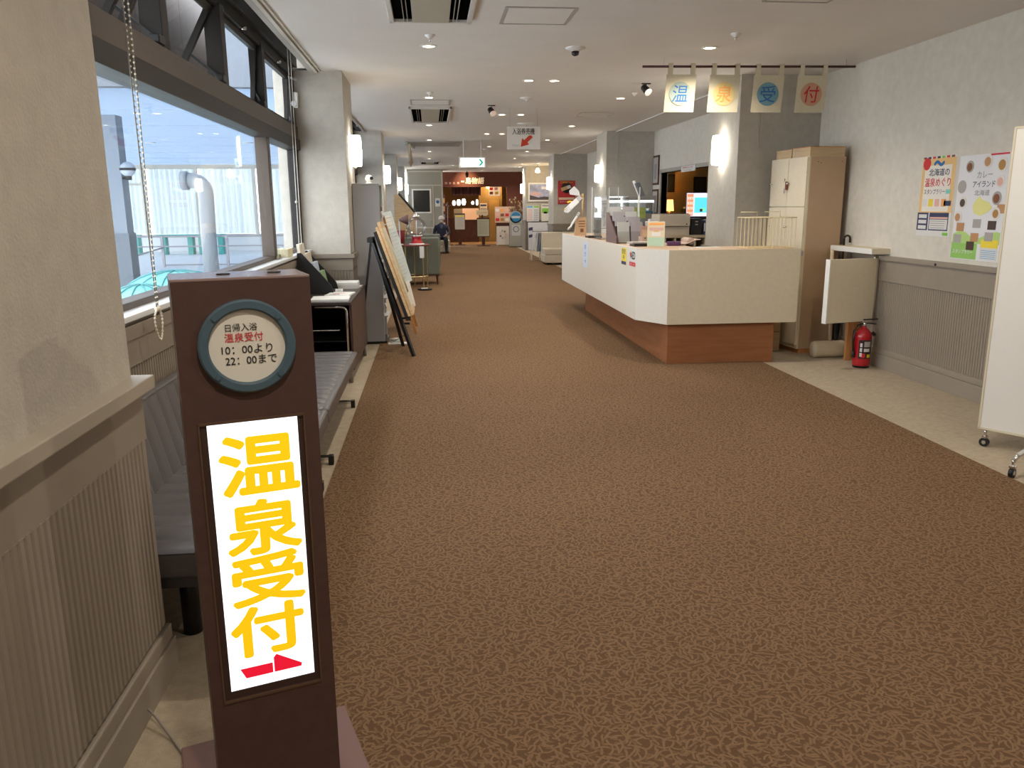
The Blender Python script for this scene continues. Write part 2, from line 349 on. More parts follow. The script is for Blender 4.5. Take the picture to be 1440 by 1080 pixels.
rs = struct(MB().box(.3, 4.4, 39, 39.1, 0, 2.6).box(.2, .3, 32.62, 39.1, 0, 2.6).box(4.3, 4.4, 32.62, 39.1, 0, 2.6).build('wall_restaurant', mat('restaurant_wall', (.36, .22, .10), .7)), 'warm brown restaurant interior walls', 'wall')
struct(B(.2, 4.4, 32.62, 39.1, 2.6, 2.7).build('ceiling_restaurant', mat('restaurant_ceiling', (.4, .3, .2), .8)), 'low restaurant ceiling beyond the red-brown front', 'ceiling')
struct(B(.3, 4.3, 32.4, 39, 0, .012).build('floor_restaurant', wood('restaurant_floor', (.42, .25, .10), (.52, .33, .15), (8, 1, 1), .35)), 'yellow-brown wooden restaurant floor', 'floor')

# ================================================================ WINDOW BAYS
def window(k, y0, y1, lower_m, upper_m, label):
    t = bpy.data.objects.new('window_%d' % k, None); COL.objects.link(t); t.location = (XW, (y0 + y1) / 2, 1.075); ORG[t] = Vector(t.location); tag(t, label, 'window', kind='structure')
    xa, xb = XW - .05, XW + .045
    B(xa - .01, xb + .03, y0, y1, 2.06, 2.16).build('transom_lower_rail', darkfr, t, .004)
    B(xa, xb + .015, y0, y1, 2.155, 2.285).build('transom_rail', alu, t, .004)
    B(xa, xb, y0, y1, 1.075, 1.105).build('bottom_rail', alu, t, .003)
    B(xa, xb, y0, y1, 2.76, 2.85).build('head_rail', darkfr, t, .003)
    for e0, e1 in ((y0, y0 + .05), (y1 - .07, y1)): B(xa, xb, e0, e1, 1.1, 2.78).build('jamb', darkfr, t, .003)
    ys = [y0 + .05] + lower_m + [y1 - .07]
    for a, b_ in zip(ys, ys[1:]): B(XW - .004, XW + .004, a, b_, 1.1, 2.065).build('pane', glz, t)
    for y in lower_m: B(xa, xb + .01, y - .05, y + .05, 1.1, 2.07).build('mullion', alu, t, .006)
    us = [y0 + .05] + upper_m + [y1 - .07]
    for y in upper_m: B(xa, xb + .01, y - .055, y + .055, 2.28, 2.78).build('mullion', darkfr, t, .004)
    return t, us
w1, us = window(1, 2.49, 8.5, [6.95], [4.45, 5.68, 6.98], 'large window with dark bronze frame overlooking the covered terrace')
for i, (a, b_) in enumerate(zip(us, us[1:])):
    # awning sashes: the two nearer ones stand tilted open outward, the far two are nearly shut
    ang = [.55, .5, .08, .05][i]; hgt = .46; a += .06; b_ -= .06
    u = Vector((0, 1, 0)); v = Vector((math.sin(ang), 0, math.cos(ang))); n = u.cross(v); top = Vector((XW, (a + b_) / 2, 2.755)); c = top - v * hgt / 2; hw = (b_ - a) / 2
    s = MB()
    for sg in (-1, 1):
        s.obox(c + u * sg * (hw - .02), u, v, n, .02, hgt / 2, .018); s.obox(c + v * sg * (hgt / 2 - .02), u, v, n, hw - .04, .02, .018)
    so = s.build('awning_sash', darkfr, w1); MB().obox(c, u, v, n, hw - .035, hgt / 2 - .035, .003).build('pane', sashg, so)
    MB().bar((XW + .03, b_ - .03, 2.32), c - v * (hgt * .2) + u * (hw - .02), .016).build('stay_arm', black, w1)
    MB().box(XW + .02, XW + .07, b_ - .10, b_ + .0, 2.29, 2.33).build('latch', black, w1, .006)
    MB().cyl((XW + .02, (a + b_) / 2, 2.77), (XW + .07, (a + b_) / 2, 2.765), .012).build('catch', chrome, w1)
for k, (y0, y1) in enumerate(BAYS[1:]):
    w_, us = window(k + 2, y0, y1, [(y0 + y1) / 2], [(y0 + y1) / 2], ['window bay hidden behind the nearest left pillar', 'window bay behind the second left pillar', 'window bay behind the third left pillar'][k])
    for a, b_ in zip(us, us[1:]): B(XW - .004, XW + .004, a, b_, 2.28, 2.765).build('pane', glz, w_)

# ================================================================ TERRACE OUTSIDE THE WINDOW
conc = mat('terrace_concrete', (.78, .77, .74), .8, noise=.06, nscale=3)
struct(B(-40, -1.45, -12, 60, -.12, -.002).build('floor_terrace', conc), 'bright concrete terrace floor outside the window', 'floor')
cn = struct(MB().grid(lambda i, j: (-14 + 12.45 * i, 11 + 19.4 * j, 3.0), 1, 1).build('ceiling_canopy', sheer('canopy_translucent', (.19, .25, .335), .5)), 'pale blue canopy ceiling over the terrace', 'canopy')
B(-14, -1.55, 10.85, 11, 2.98, 4.6).build('fascia_beam', mat('canopy_fascia', (.10, .115, .14), .7), cn)
for y in (13.5, 16, 18.5, 21, 23.5, 26, 28.5): B(-14, -1.6, y, y + .012, 2.996, 3.001).build('panel_joint', mat('joint_blue', (.42, .52, .64), .7), cn)
for x in (-4.2, -6.4, -8.6): MB().cyl((x, 20, 3.0), (x, 20, 2.985), .12).build('canopy_light', white, cn)
ts = thing('timber_screen', (-1.78, 5, 2.4), 'dark brown timber screen outside the open upper windows', 'screen')
for k in range(5): B(-1.80, -1.765, 2.6 + k * .96, 2.6 + k * .96 + .955, 2.42, 3.6).build('plank', wood('screen_brown', (.03, .013, .007), (.045, .02, .011), (3, 10, 1)), ts)
fa = thing('terrace_facade', (-8, 30, 0), 'glazed terrace building front with white curtains beyond the railing', 'building')
fr = mat('facade_frame', (.55, .50, .42), .6)
B(-14, -2, 30.0, 30.2, 0, .55).build('base_wall', mat('facade_white', (.8, .8, .78), .8), fa)
B(-14, -2, 29.95, 30.15, 2.86, 3.0).build('head_rail', fr, fa); B(-14, -2, 29.95, 30.12, .52, .60).build('sill_rail', fr, fa)
px = [-13.6, -11.7, -9.98, -8.18, -6.2, -4.3, -2.4]
for x in px: B(x - .05, x + .05, 29.94, 30.1, .55, 2.9).build('post', fr, fa)
B(-11.65, -10.03, 29.95, 30.05, 2.30, 2.38).build('cross_rail', fr, fa)
cur = sheer('sheer_curtain', (.40, .44, .445), .6)
for a, b_ in zip(px, px[1:]):
    W_ = b_ - a
    MB().grid(lambda i, j: (a + .05 + i * (W_ - .1), 30.35 + .05 * math.sin(i * 60) + .02 * math.sin(i * 23 + 1), .6 + j * 2.28), 60, 1).build('curtain', cur, fa)
    B(a + .05, b_ - .05, 30.06, 30.066, .6, 2.86).build('pane', glz, fa)
rl = thing('terrace_railing', (-7.5, 22, 0), 'grey steel railing with two bars across the terrace', 'railing')
rm = mat('railing_grey', (.45, .42, .42), .5, .3)
MB().cyl((-10, 22, .79), (-3.2, 22, .79), .025, n=8).build('top_rail', rm, rl); MB().cyl((-10, 22, .53), (-3.2, 22, .53), .018, n=8).build('mid_rail', rm, rl); MB().cyl((-7, 22, .05), (-3.2, 22, .05), .018, n=8).build('low_rail', rm, rl)
for x in (-8.7, -7.0, -5.36, -3.7): B(x - .03, x + .03, 21.97, 22.03, 0, .8).build('post', rm, rl)
MB().tube([(-7.0, 21.97, .5), (-6.95, 20, .42), (-6.75, 17.5, .30), (-6.6, 15.5, .22)], .022, 8).build('ramp_handrail', rm, rl)
tealm = mat('teal_bench', (.10, .42, .36), .6)
for i, x in enumerate((-9.9, -8.4, -7.3)):
    bn = thing('terrace_bench', (x, 28, 0), ['short teal bench at the left end behind the railing', 'middle teal bench in front of the curtains', 'teal bench beside the white pipe'][i], 'bench', 'teal terrace benches')
    hw = (.3, .62, .45)[i]
    for k in range(3): B(x - hw, x + hw, 27.8 + k * .14, 27.92 + k * .14, .60, .66).build('slat', tealm, bn)
    for sx in (-1, 1): B(x + sx * hw * .7 - .08, x + sx * hw * .7 + .08, 27.84, 28.16, 0, .60).build('leg', tealm, bn)
pm = mat('pipe_white', (.50, .51, .51), .4)
pp = thing('vent_pipe', (-4.64, 17.5, 0), 'white vent pipe with a curved elbow standing on the terrace', 'pipe')
arc = [(-4.62, 17.5, 0), (-4.62, 17.5, 1.0), (-4.60, 17.5, 1.78)] + [(-4.60 - .26 * (1 - math.cos(t)), 17.5, 1.80 + .26 * math.sin(t)) for t in [i * math.pi / 16 for i in range(1, 9)]] + [(-4.93, 17.5, 2.06)]
MB().tube(arc, .155, 20).build('duct', pm, pp)
MB().cyl((-4.93, 17.5, 2.06), (-5.06, 17.5, 2.06), .19, n=20).build('end_collar', pm, pp); MB().cyl((-4.62, 17.5, 0), (-4.62, 17.5, .04), .22, n=20).build('base_flange', pm, pp)
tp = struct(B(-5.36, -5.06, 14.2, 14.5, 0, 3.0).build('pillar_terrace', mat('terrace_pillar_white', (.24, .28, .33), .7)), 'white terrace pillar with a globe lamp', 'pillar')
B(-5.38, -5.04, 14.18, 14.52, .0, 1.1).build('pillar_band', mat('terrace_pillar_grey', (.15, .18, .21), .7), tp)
gl = thing('globe_lamp', (-5.06, 14.3, 2.0), 'round globe wall lamp on the white terrace pillar', 'lamp')
MB().ball((-4.95, 14.2, 2.14), .12).build('globe', mat('globe_smoke', (.45, .5, .56), .2), gl)
MB().cyl((-5.06, 14.25, 2.0), (-4.95, 14.2, 2.0), .02).cyl((-4.95, 14.2, 1.97), (-4.95, 14.2, 2.04), .05).build('bracket', blackm, gl)
MB().lathe([(.122, -.02), (.126, 0), (.122, .02)], (-4.95, 14.2, 2.14)).build('band', blackm, gl)
tealg = mat('teal_shell', (.13, .40, .40), .35); teald = mat('teal_rib', (.07, .25, .27), .4)
for i, (x, y, r, z) in enumerate(((-2.95, 9.6, .62, .80), (-2.98, 8.55, .40, .74), (-2.2, 10.95, .42, .76))):
    dm = thing('domed_cover', (x, y, 0), ['large teal domed cover standing outside the window', 'small ribbed teal domed cover nearest the window', 'teal domed cover half hidden behind the large one'][i], 'cover', 'teal domed covers')
    N = 10; MB().lathe([(r * math.cos(k * math.pi / 2 / N), z - .34 + .34 * math.sin(k * math.pi / 2 / N)) for k in range(N)] + [(0, z)], (x, y, 0), 28).build('shell', tealg, dm)
    MB().lathe([(r, .0), (r, z - .34)], (x, y, 0), 28).build('drum', tealg, dm)
    for q in range(6):
        a = q * math.pi / 6
        MB().tube([(x + math.cos(a) * (r + .008) * math.cos(t), y + math.sin(a) * (r + .008) * math.cos(t), z - .335 + .345 * math.sin(t)) for t in [j * math.pi / 14 for j in range(15)]], .007, 5).build('rib', teald, dm)

# ================================================================ LEFT SIDE FURNITURE
# --- lit guide sign in the foreground (local coordinates: x along the face, y back, z up)
sg = thing('lightbox_sign', (-.405, 1.765, 0), 'tall dark maroon floor sign with a lit yellow-lettered panel and round notice', 'sign', rotz=math.radians(18.7))
U, V = (1, 0, 0), (0, 0, 1)
B(-.225, .225, -.14, .32, 0, .06).build('base', maroonb, sg, .004)
sb = MB()
sb.box(-.143, -.114, 0, .18, .06, 1.35).box(.110, .143, 0, .18, .06, 1.35).box(-.114, .110, 0, .18, .06, .367).box(-.114, .110, 0, .18, 1.04, 1.35).box(-.114, .110, .03, .18, .367, 1.04)
sb.build('cabinet', maroon, sg)
B(-.143, .143, 0, .18, 1.35, 1.356).build('top_panel', mat('sign_top', (.30, .22, .22), .22), sg, .002)
for x in (-.03, .08): MB().cyl((x, .09, 1.356), (x, .09, 1.3585), .015).build('vent_cap', black, sg)
fr_ = MB().box(-.1165, -.1125, -.003, .03, .363, 1.042).box(.1085, .1125, -.003, .03, .363, 1.042).box(-.1165, .1125, -.003, .03, 1.038, 1.044).box(-.1165, .1125, -.003, .03, .360, .366)
fr_.build('panel_frame', mat('worn_bronze_edge', (.16, .10, .07), .35, .4), sg)
ib = mat('sign_inner_brown', (.05, .028, .022), .6)
MB().box(-.112, -.098, .002, .03, .366, 1.038).box(.096, .108, .002, .03, .366, 1.038).box(-.098, .096, .002, .03, .366, .386).build('panel_mask', ib, sg)
lit = mat('lit_white_acrylic', (.93, .97, 1), .4, emit=.75)
lp = B(-.098, .096, .004, .03, .386, 1.038).build('lit_panel', lit, sg)
amber = mat('lit_amber_lettering', (1, .50, .005), .5, emit=.40); redl = mat('lit_red_arrow', (.85, .01, .04), .5, emit=.3)
for ch, z, x, wd, ht in (('温', .935, .006, .166, .134), ('泉', .785, .006, .160, .126), ('受', .656, .006, .160, .120), ('付', .527, -.004, .160, .120)):
    text(ch, amber, lp, (x, .0032, z), U, V, wd, ht, fat=.0045)
MB().prism([(-.074, .0025, .438), (-.062, .0025, .412), (.000, .0025, .412), (.000, .0025, .438)], (0, .001, 0)).build('arrow_shaft', redl, lp)
MB().prism([(.003, .0025, .450), (.010, .0025, .458), (.068, .0025, .420), (.066, .0025, .412), (.003, .0025, .412)], (0, .001, 0)).build('arrow_head', redl, lp)
ringm = mat('slate_blue_ring', (.07, .118, .158), .5)
AX = Matrix.Rotation(math.pi / 2, 3, 'X')
rg = MB().lathe([(.080, 0), (.080, .012), (.084, .016), (.098, .016), (.102, .012), (.102, 0)], (0, 0, 1.207), 64, AX, False).build('round_frame', ringm, sg)
MB().lathe([(0, .004), (.081, .004), (.081, 0)], (0, 0, 1.207), 48, AX, False).build('notice_disc', mat('disc_cream', (.76, .745, .69), .5), sg)
for a in (.75, 2.35, 3.9, 5.5):
    MB().cyl((.091 * math.cos(a), -.016, 1.207 + .091 * math.sin(a)), (.091 * math.cos(a), -.0195, 1.207 + .091 * math.sin(a)), .0055, n=12).build('screw', ringm, rg)
for s_, m_, z, x, wd, ht in (('日帰入浴', blkp, 1.249, -.010, .066, .0165), ('温泉受付', redp, 1.2275, -.006, .080, .0195), ('10：00より', blkp, 1.201, -.001, .106, .0195), ('22：00まで', blkp, 1.177, .006, .108, .0195)):
    text(s_, m_, sg, (x, -.0055, z), U, V, wd, ht, .004)
MB().tube([(-.10, .19, .03), (-.16, .26, .012), (-.22, .36, .006), (-.25, .46, .006), (-.29, .55, .03), (-.33, .62, .05)], .004, 6).build('power_cord', mat('grey_cord', (.30, .27, .24), .6), sg)

# --- blind chains
def chain(name, x, y, z0, z1, label, beads=True):
    c = thing(name, (x, y, z0), label, 'blind cord')
    cm = mat('cord_beads', (.72, .66, .52), .5); cd_ = mat('cord_dark', (.16, .15, .13), .5)
    for dy in (-.035, .035):
        MB().tube([(x, y + dy, z1), (x, y + dy * .8, (z0 + z1) / 2), (x, y + dy * .25, z0 + .14)], .0028, 5).build('cord', cd_, c)
        m = MB(); n = int((z1 - z0 - .14) / .022)
        for k in range(n):
            t = k / n; m.ball((x + .001, y + dy * (1 - .75 * t), z1 + (z0 + .14 - z1) * t), .0045, n=4)
        m.build('bead_string', cm, c, kind='stuff')
    loop = [(x, y + .045 * math.sin(t) * (1 - .35 * math.cos(t)), z0 + .065 - .065 * math.cos(t)) for t in [i * 2 * math.pi / 24 for i in range(25)]]
    MB().tube(loop, .003, 5).build('loop_cord', cm, c); m = MB()
    for p in loop[:-1]: m.ball(p, .0055, n=5)
    m.build('loop_beads', cm, c, kind='stuff'); MB().ball((x, y, z0 + .135), .014, n=8).build('knot', cm, c)
chain('blind_chain', -1.18, 3.56, .945, 2.9, 'beaded blind chain with a hanging loop in front of the big pane')
ct = thing('blind_pull', (-1.2, 7.6, 1.1), 'thin pale blind cords hanging at the far end of the window', 'blind cord')
for y in (7.55, 7.7): MB().cyl((-1.2, y, 1.12), (-1.2, y + .05, 2.9), .003, n=6).build('cord', mat('cord_pale', (.6, .57, .5), .5), ct)
MB().ball((-1.2, 7.55, 1.55), .012, n=6).build('toggle', mat('cord_pale', (.6, .57, .5)), ct)
sn = thing('window_sensor', (-1.31, 8.45, 2.46), 'small white sensor box fixed beside the window head', 'sensor')
B(-1.345, -1.265, 8.44, 8.5, 2.46, 2.61).build('housing', white, sn, .008); MB().cyl((-1.30, 8.44, 2.50), (-1.30, 8.425, 2.50), .028).build('lens', mat('lens_grey', (.55, .56, .58), .3), sn)
MB().bar((-1.35, 8.43, 2.75), (-1.26, 8.43, 2.72), .02).build('bracket', steel, sn)

# --- two vinyl benches
def bench(y0, y1, label, near):
    t = thing('vinyl_bench', (-.9, (y0 + y1) / 2, 0), label, 'bench', 'grey vinyl benches under the window')
    n = int((y1 - y0) / .115); st = (y1 - y0) / n
    for k in range(n):
        a = y0 + k * st
        MB().grid(lambda i, j: (-1.14 + i * .54 - (0 if i < 1 else .004), a + j * st, .40 - .010 * abs(2 * j - 1) ** 4 - .03 * max(0, (i - .9) / .1) ** 2), 12, 8).build('seat_channel', vinyl, t)
    B(-1.15, -.602, y0, y1, .30, .393).build('seat_core', vinyl, t, .02, 3)
    B(-1.13, -.66, y0 + .05, y1 - .05, .245, .30).build('seat_frame', mat('bench_underside', (.10, .10, .11), .6), t)
    for k in range(n):
        a = y0 + k * st
        MB().grid(lambda i, j: (-1.115 - .085 * i + .010 * (1 - abs(2 * j - 1) ** 4), a + j * st, .36 + .37 * i), 8, 8).build('back_channel', vinyl, t)
    MB().prism([(-1.115, y0, .34), (-1.20, y0, .74), (-1.23, y0, .745), (-1.235, y0, .72), (-1.17, y0, .34)], (0, y1 - y0, 0)).build('back_core', vinyl, t, .008)
    for y in (y0 + .2, y1 - .25):
        if near and y < 3:
            MB().cyl((-.90, y, 0), (-.90, y, .25), .033).build('leg', black, t)
        else:
            B(-1.05, -.62, y - .02, y + .02, .03, .055).build('foot_bar', chrome, t, .006); B(-.80, -.76, y - .02, y + .02, .05, .25).build('leg', chrome, t)
            MB().box(-.645, -.615, y - .022, y + .022, 0, .058).build('foot_cap', black, t, .004)
    return t
bench(2.54, 4.42, 'near grey ribbed vinyl bench beside the lit sign', True)
bench(4.44, 6.28, 'far grey ribbed vinyl bench before the dark side table', False)

# --- dark side table with leaflets
tb = thing('side_table', (-1.0, 7.6, 0), 'dark brown side table with chrome frame carrying leaflets', 'table')
brn = mat('table_maroon', (.075, .042, .036), .3)
B(-1.24, -.69, 6.84, 8.38, .69, .715).build('table_top', mat('table_top_dark', (.045, .035, .032), .3), tb, .003)
B(-.712, -.69, 6.9, 8.38, .12, .69).build('side_panel', brn, tb, .003); B(-1.24, -1.22, 6.9, 8.38, .12, .69).build('side_panel', brn, tb, .003)
B(-1.22, -.712, 8.34, 8.36, .12, .69).build('back_panel', black, tb); B(-1.22, -.712, 6.9, 8.36, .12, .14).build('shelf', black, tb); B(-1.22, -.712, 6.95, 8.36, .36, .37).build('shelf', black, tb)
MB().tube([(-1.0, 6.89, .672), (-.79, 6.89, .672), (-.75, 6.89, .665), (-.735, 6.89, .64), (-.735, 6.89, .16)], .012, 8).build('chrome_frame', chrome, tb)
MB().box(-1.22, -.72, 6.88, 6.895, .13, .16).build('chrome_rail', chrome, tb); MB().cyl((-1.2, 6.9, .47), (-.80, 6.9, .47), .006, n=8).build('chrome_rod', chrome, tb)
for x, y in ((-.71, 8.22), (-1.2, 8.22), (-.73, 6.93), (-1.2, 6.93)): MB().cyl((x, y, 0), (x, y, .13), .018, n=10).build('leg', mat('leg_taupe', (.22, .19, .16), .5), tb)
def stack(name, c, a, b_, hgt, n, label, cat, rot=0., cols=None, group=None):
    t = thing(name, (c[0], c[1], c[2]), label, cat, group, rotz=rot)
    for k in range(n):
        dx, dy = random.uniform(-.006, .006), random.uniform(-.006, .006)
        B(-a / 2 + dx, a / 2 + dx, -b_ / 2 + dy, b_ / 2 + dy, k * hgt / n, (k + .9) * hgt / n).build('sheet_bundle', (cols or [paper])[k % len(cols or [1])], t)
    return t
def leaflet_print(t, a, b_, z, cols):
    for k in range(5):
        x, y = random.uniform(-.3, .3) * a, random.uniform(-.35, .35) * b_
        B(x - a * .15, x + a * .15, y - b_ * .09, y + b_ * .09, z, z + .0008).build('print_block', random.choice(cols), t)
lt = stack('leaflet_stack', (-.88, 7.05, .716), .32, .30, .02, 3, 'wide stack of pale leaflets at the near edge of the side table', 'leaflets', .05)
leaflet_print(lt, .3, .28, .0182, [pinkp, greyt, grnp])
lt = stack('leaflet_stack', (-.84, 7.45, .716), .22, .30, .012, 2, 'thin leaflets beside the white eraser on the side table', 'leaflets', -.1); leaflet_print(lt, .2, .26, .0115, [greyt, yelp, pinkp])
stack('paper_stack', (-.90, 8.13, .716), .34, .28, .06, 6, 'thick stack of white papers at the back of the side table', 'paper stack', .04)
stack('paper_stack', (-.715, 8.10, .716), .025, .16, .02, 2, 'small paper pad at the far corner of the side table', 'paper stack', -.06)
er = thing('eraser_box', (-.87, 7.62, .73), 'small white box lying on the leaflets', 'box', rotz=.2); B(-.035, .035, -.02, .02, 0, .022).build('body', white, er, .003); B(-.02, .02, -.0205, .0205, 0.001, .0225).build('sleeve', mat('pale_grey', (.6, .6, .62), .5), er)
bh = thing('brochure_holder', (-1.1, 7.75, .715), 'black slanted brochure holder with leaflets on the side table', 'brochure holder')
MB().prism([(-1.235, 7.55, .716), (-1.225, 7.55, 1.09), (-1.19, 7.55, 1.095), (-1.02, 7.55, .90), (-.93, 7.55, .79), (-.91, 7.55, .716)], (0, .02, 0)).build('side_panel', blackm, bh)
MB().prism([(-1.235, 7.93, .716), (-1.225, 7.93, 1.09), (-1.19, 7.93, 1.095), (-1.02, 7.93, .90), (-.93, 7.93, .79), (-.91, 7.93, .716)], (0, .02, 0)).build('side_panel', blackm, bh)
B(-1.235, -.92, 7.57, 7.93, .716, .73).build('base', blackm, bh)
for i, (x, m_) in enumerate(((-1.18, mat('brochure_cream', (.66, .62, .52), .6)), (-1.12, mat('brochure_beige', (.55, .5, .42), .6)), (-1.06, mat('brochure_blue', (.42, .48, .60), .5)), (-1.0, mat('brochure_green', (.2, .32, .16), .5)))):
    zt = 1.17 - i * .085
    MB().prism([(x - .01, 7.6, .74), (x + .012, 7.6, .74), (x - .028, 7.6, zt), (x - .055, 7.6, zt)], (0, .29, 0)).build('brochure', m_, bh)
    MB().box(x - .005, x + .03, 7.57, 7.93, .73, zt - .22).build('divider', blackm, bh)
tbx = thing('tissue_box', (-1.285, 7.28, 1.075), 'cream patterned box on the window sill behind the sign', 'box')
B(-1.335, -1.235, 7.18, 7.40, 1.075, 1.15).build('body', mat('box_cream', (.66, .62, .42), .6, noise=.12, nscale=40), tbx, .006); B(-1.30, -1.27, 7.23, 7.35, 1.15, 1.152).build('slot', greyt, tbx)
cd2 = thing('sill_card', (-1.29, 7.0, 1.075), 'small clear card stand on the window sill', 'card stand'); MB().box(-1.30, -1.285, 6.94, 7.06, 1.075, 1.18).build('card', acry, cd2); MB().box(-1.32, -1.27, 6.94, 7.06, 1.075, 1.081).build('foot', acry, cd2)

# --- grey brochure rack against the pillar
rk = thing('brochure_rack', (-.67, 9.15, 0), 'tall grey steel brochure rack beside the nearest left pillar', 'rack')
B(-.825, -.54, 8.93, 8.96, .03, 1.73).build('side_panel', greyp, rk, .004); B(-.825, -.54, 9.41, 9.44, .03, 1.73).build('side_panel', greyp, rk, .004)
B(-.825, -.80, 8.96, 9.41, .03, 1.73).build('back_panel', greyp, rk); B(-.825, -.54, 8.93, 9.44, 1.73, 1.75).build('top_panel', greyp, rk, .004); B(-.82, -.52, 8.94, 9.43, 0, .03).build('plinth', black, rk)
for k in range(7):
    z = .30 + k * .20; B(-.80, -.53 + (.03 if k < 6 else 0), 8.96, 9.41, z, z + .012).build('shelf', greyp, rk)
    for q in range(2): MB().prism([(-.60, 8.99 + q * .225, z + .012), (-.585, 8.99 + q * .225, z + .012), (-.625, 8.99 + q * .225, z + .17), (-.64, 8.99 + q * .225, z + .17)], (0, .19, 0)).build('brochure', random.choice([paper, sky_p, grnp, pinkp, yelp, white]), rk)
for k in range(6): MB().tube([(-.53, 8.97, .35 + k * .2), (-.515, 8.985, .40 + k * .2), (-.53, 9.0, .45 + k * .2)], .012, 6).build('clip', white, rk)
cm_ = thing('security_camera', (-.66, 9.2, 1.75), 'small white camera on top of the grey brochure rack', 'camera'); MB().lathe([(.035, 0), (.035, .012), (.02, .02), (.040, .04), (.042, .06), (.03, .09), (0, .10)], (-.66, 9.2, 1.75), 18).build('body', white, cm_); MB().cyl((-.635, 9.17, 1.81), (-.625, 9.155, 1.81), .018).build('lens', black, cm_)
ft = thing('foot_plate', (-.38, 8.95, 0), 'flat white foot plate on the carpet behind the easel', 'plate'); B(-.505, -.26, 8.80, 8.92, .008, .022).build('plate', white, ft, .004); MB().tube([(-.48, 8.88, .045), (-.42, 8.86, .055), (-.36, 8.88, .045)], .025, 8).build('cable_duct', white, ft); MB().tube([(-.5, 8.9, .06), (-.44, 8.8, .05), (-.32, 8.83, .11)], .004, 5).build('cable', black, ft)

# --- black easel with wooden-edged picture (faces the corridor)
def easel(name, base, hgt, lean, m, label, cat, y0, y1, xf, board=None):
    pass
ez = thing('easel', (-.40, 8.3, 0), 'black metal easel with stacked wooden-edged picture boards beside the corridor', 'easel')
MB().bar((-.205, 8.08, 0.008), (-.60, 8.30, 1.20), .035, .03).build('front_leg', black, ez); MB().bar((-.335, 8.72, 0.008), (-.60, 8.52, 1.20), .035, .03).build('front_leg', black, ez)
MB().bar((-.78, 8.42, .0), (-.61, 8.41, 1.17), .022).build('rear_leg', black, ez)
B(-.64, -.58, 8.26, 8.56, 1.15, 1.20).build('head_block', black, ez, .004)
d = Vector((-.33, 0, 1)).normalized(); nx = Vector((1, 0, .33)).normalized(); c = Vector((-.41, 8.4, .83))
MB().bar((-.25, 8.08, .385), (-.27, 8.74, .385), .05, .02).build('ledge', black, ez)
for k, (off, m_) in enumerate(((.0, blackm), (.034, woodl), (.066, woodl))):
    MB().obox(c + nx * off + d * (.02 * k), (0, 1, 0), d, nx, .27, .45 + .02 * k, .014).build('picture_board', m_, ez)
bt = MB().obox(c + nx * .083 + d * .04, (0, 1, 0), d, nx, .25, .42, .002).build('canvas', mat('canvas_pale', (.58, .56, .46), .7), ez)
m_ = mat('painted_vase', (.45, .40, .26), .6)
MB().lathe([(0, -.28), (.07, -.28), (.09, -.1), (.085, .08), (.03, .17), (.03, .26), (0, .26)], c + nx * .087 + d * .05, 18, Matrix((Vector((0, .8, 0)), d * 0 + Vector((nx.x * .15, 0, nx.z * .15)), d)).transposed()).build('painted_bottle', m_, bt)
MB().bar((-.24, 8.2, .33), (-.335, 8.2, .33), .02).bar((-.24, 8.62, .33), (-.335, 8.62, .33), .02).build('peg', black, ez)

# --- wooden menu board on easel legs behind it
mbd = thing('menu_board', (-.35, 9.9, 0), 'pale blue-grey menu board on a wooden stand leaning beside the black easel', 'menu board')
d2 = Vector((-.19, .30, 1)).normalized()
bm_ = mat('menu_paleblue', (.52, .60, .62), .55, noise=.03, nscale=5)
P4 = [Vector((-.60, 9.55, 1.42)), Vector((-.50, 10.2, 1.45)), Vector((-.27, 10.3, .58)), Vector((-.41, 9.6, .56))]
n4 = (P4[1] - P4[0]).cross(P4[3] - P4[0]).normalized(); n4 = n4 if n4.x > 0 else -n4
bo = MB().prism(P4, n4 * .02).build('board', bm_, mbd)
pf = lambda i, j: (P4[0] * (1 - i) + P4[1] * i) * (1 - j) + (P4[3] * (1 - i) + P4[2] * i) * j + n4 * .0215
for k in range(17):
    j = .08 + k * .052; a, b_ = pf(.12, j), pf(random.uniform(.6, .9), j)
    MB().bar(a, b_, .012, .002).build('text_line', greyt, bo)
MB().prism([pf(.1, .05), pf(.75, .05), pf(.75, .24), pf(.1, .24)], n4 * .002).build('header_card', paper, bo)
P5 = [Vector((-.36, 9.7, .58)), Vector((-.29, 10.15, .60)), Vector((-.22, 10.15, .28)), Vector((-.31, 9.7, .22))]
pa = MB().prism(P5, n4 * .006).build('hanging_sheet', paper, mbd)
for k in range(4):
    q = lambda i, j: (P5[0] * (1 - i) + P5[1] * i) * (1 - j) + (P5[3] * (1 - i) + P5[2] * i) * j + n4 * .0075
    MB().bar(q(.15, .2 + .18 * k), q(.8, .2 + .18 * k), .008, .002).build('text_line', greyt, pa)
MB().bar((-.21, 10.2, 0.008), (-.55, 10.1, 1.4), .03, .025).build('front_leg', woodo, mbd); MB().bar((-.21, 9.55, 0.008), (-.55, 9.65, 1.4), .03, .025).build('front_leg', woodo, mbd); MB().bar((-.78, 9.97, 0), (-.56, 9.95, 1.35), .03, .02).build('rear_leg', woodo, mbd)
MB().bar((-.33, 9.5, .36), (-.33, 10.25, .36), .03).build('ledge', woodo, mbd)

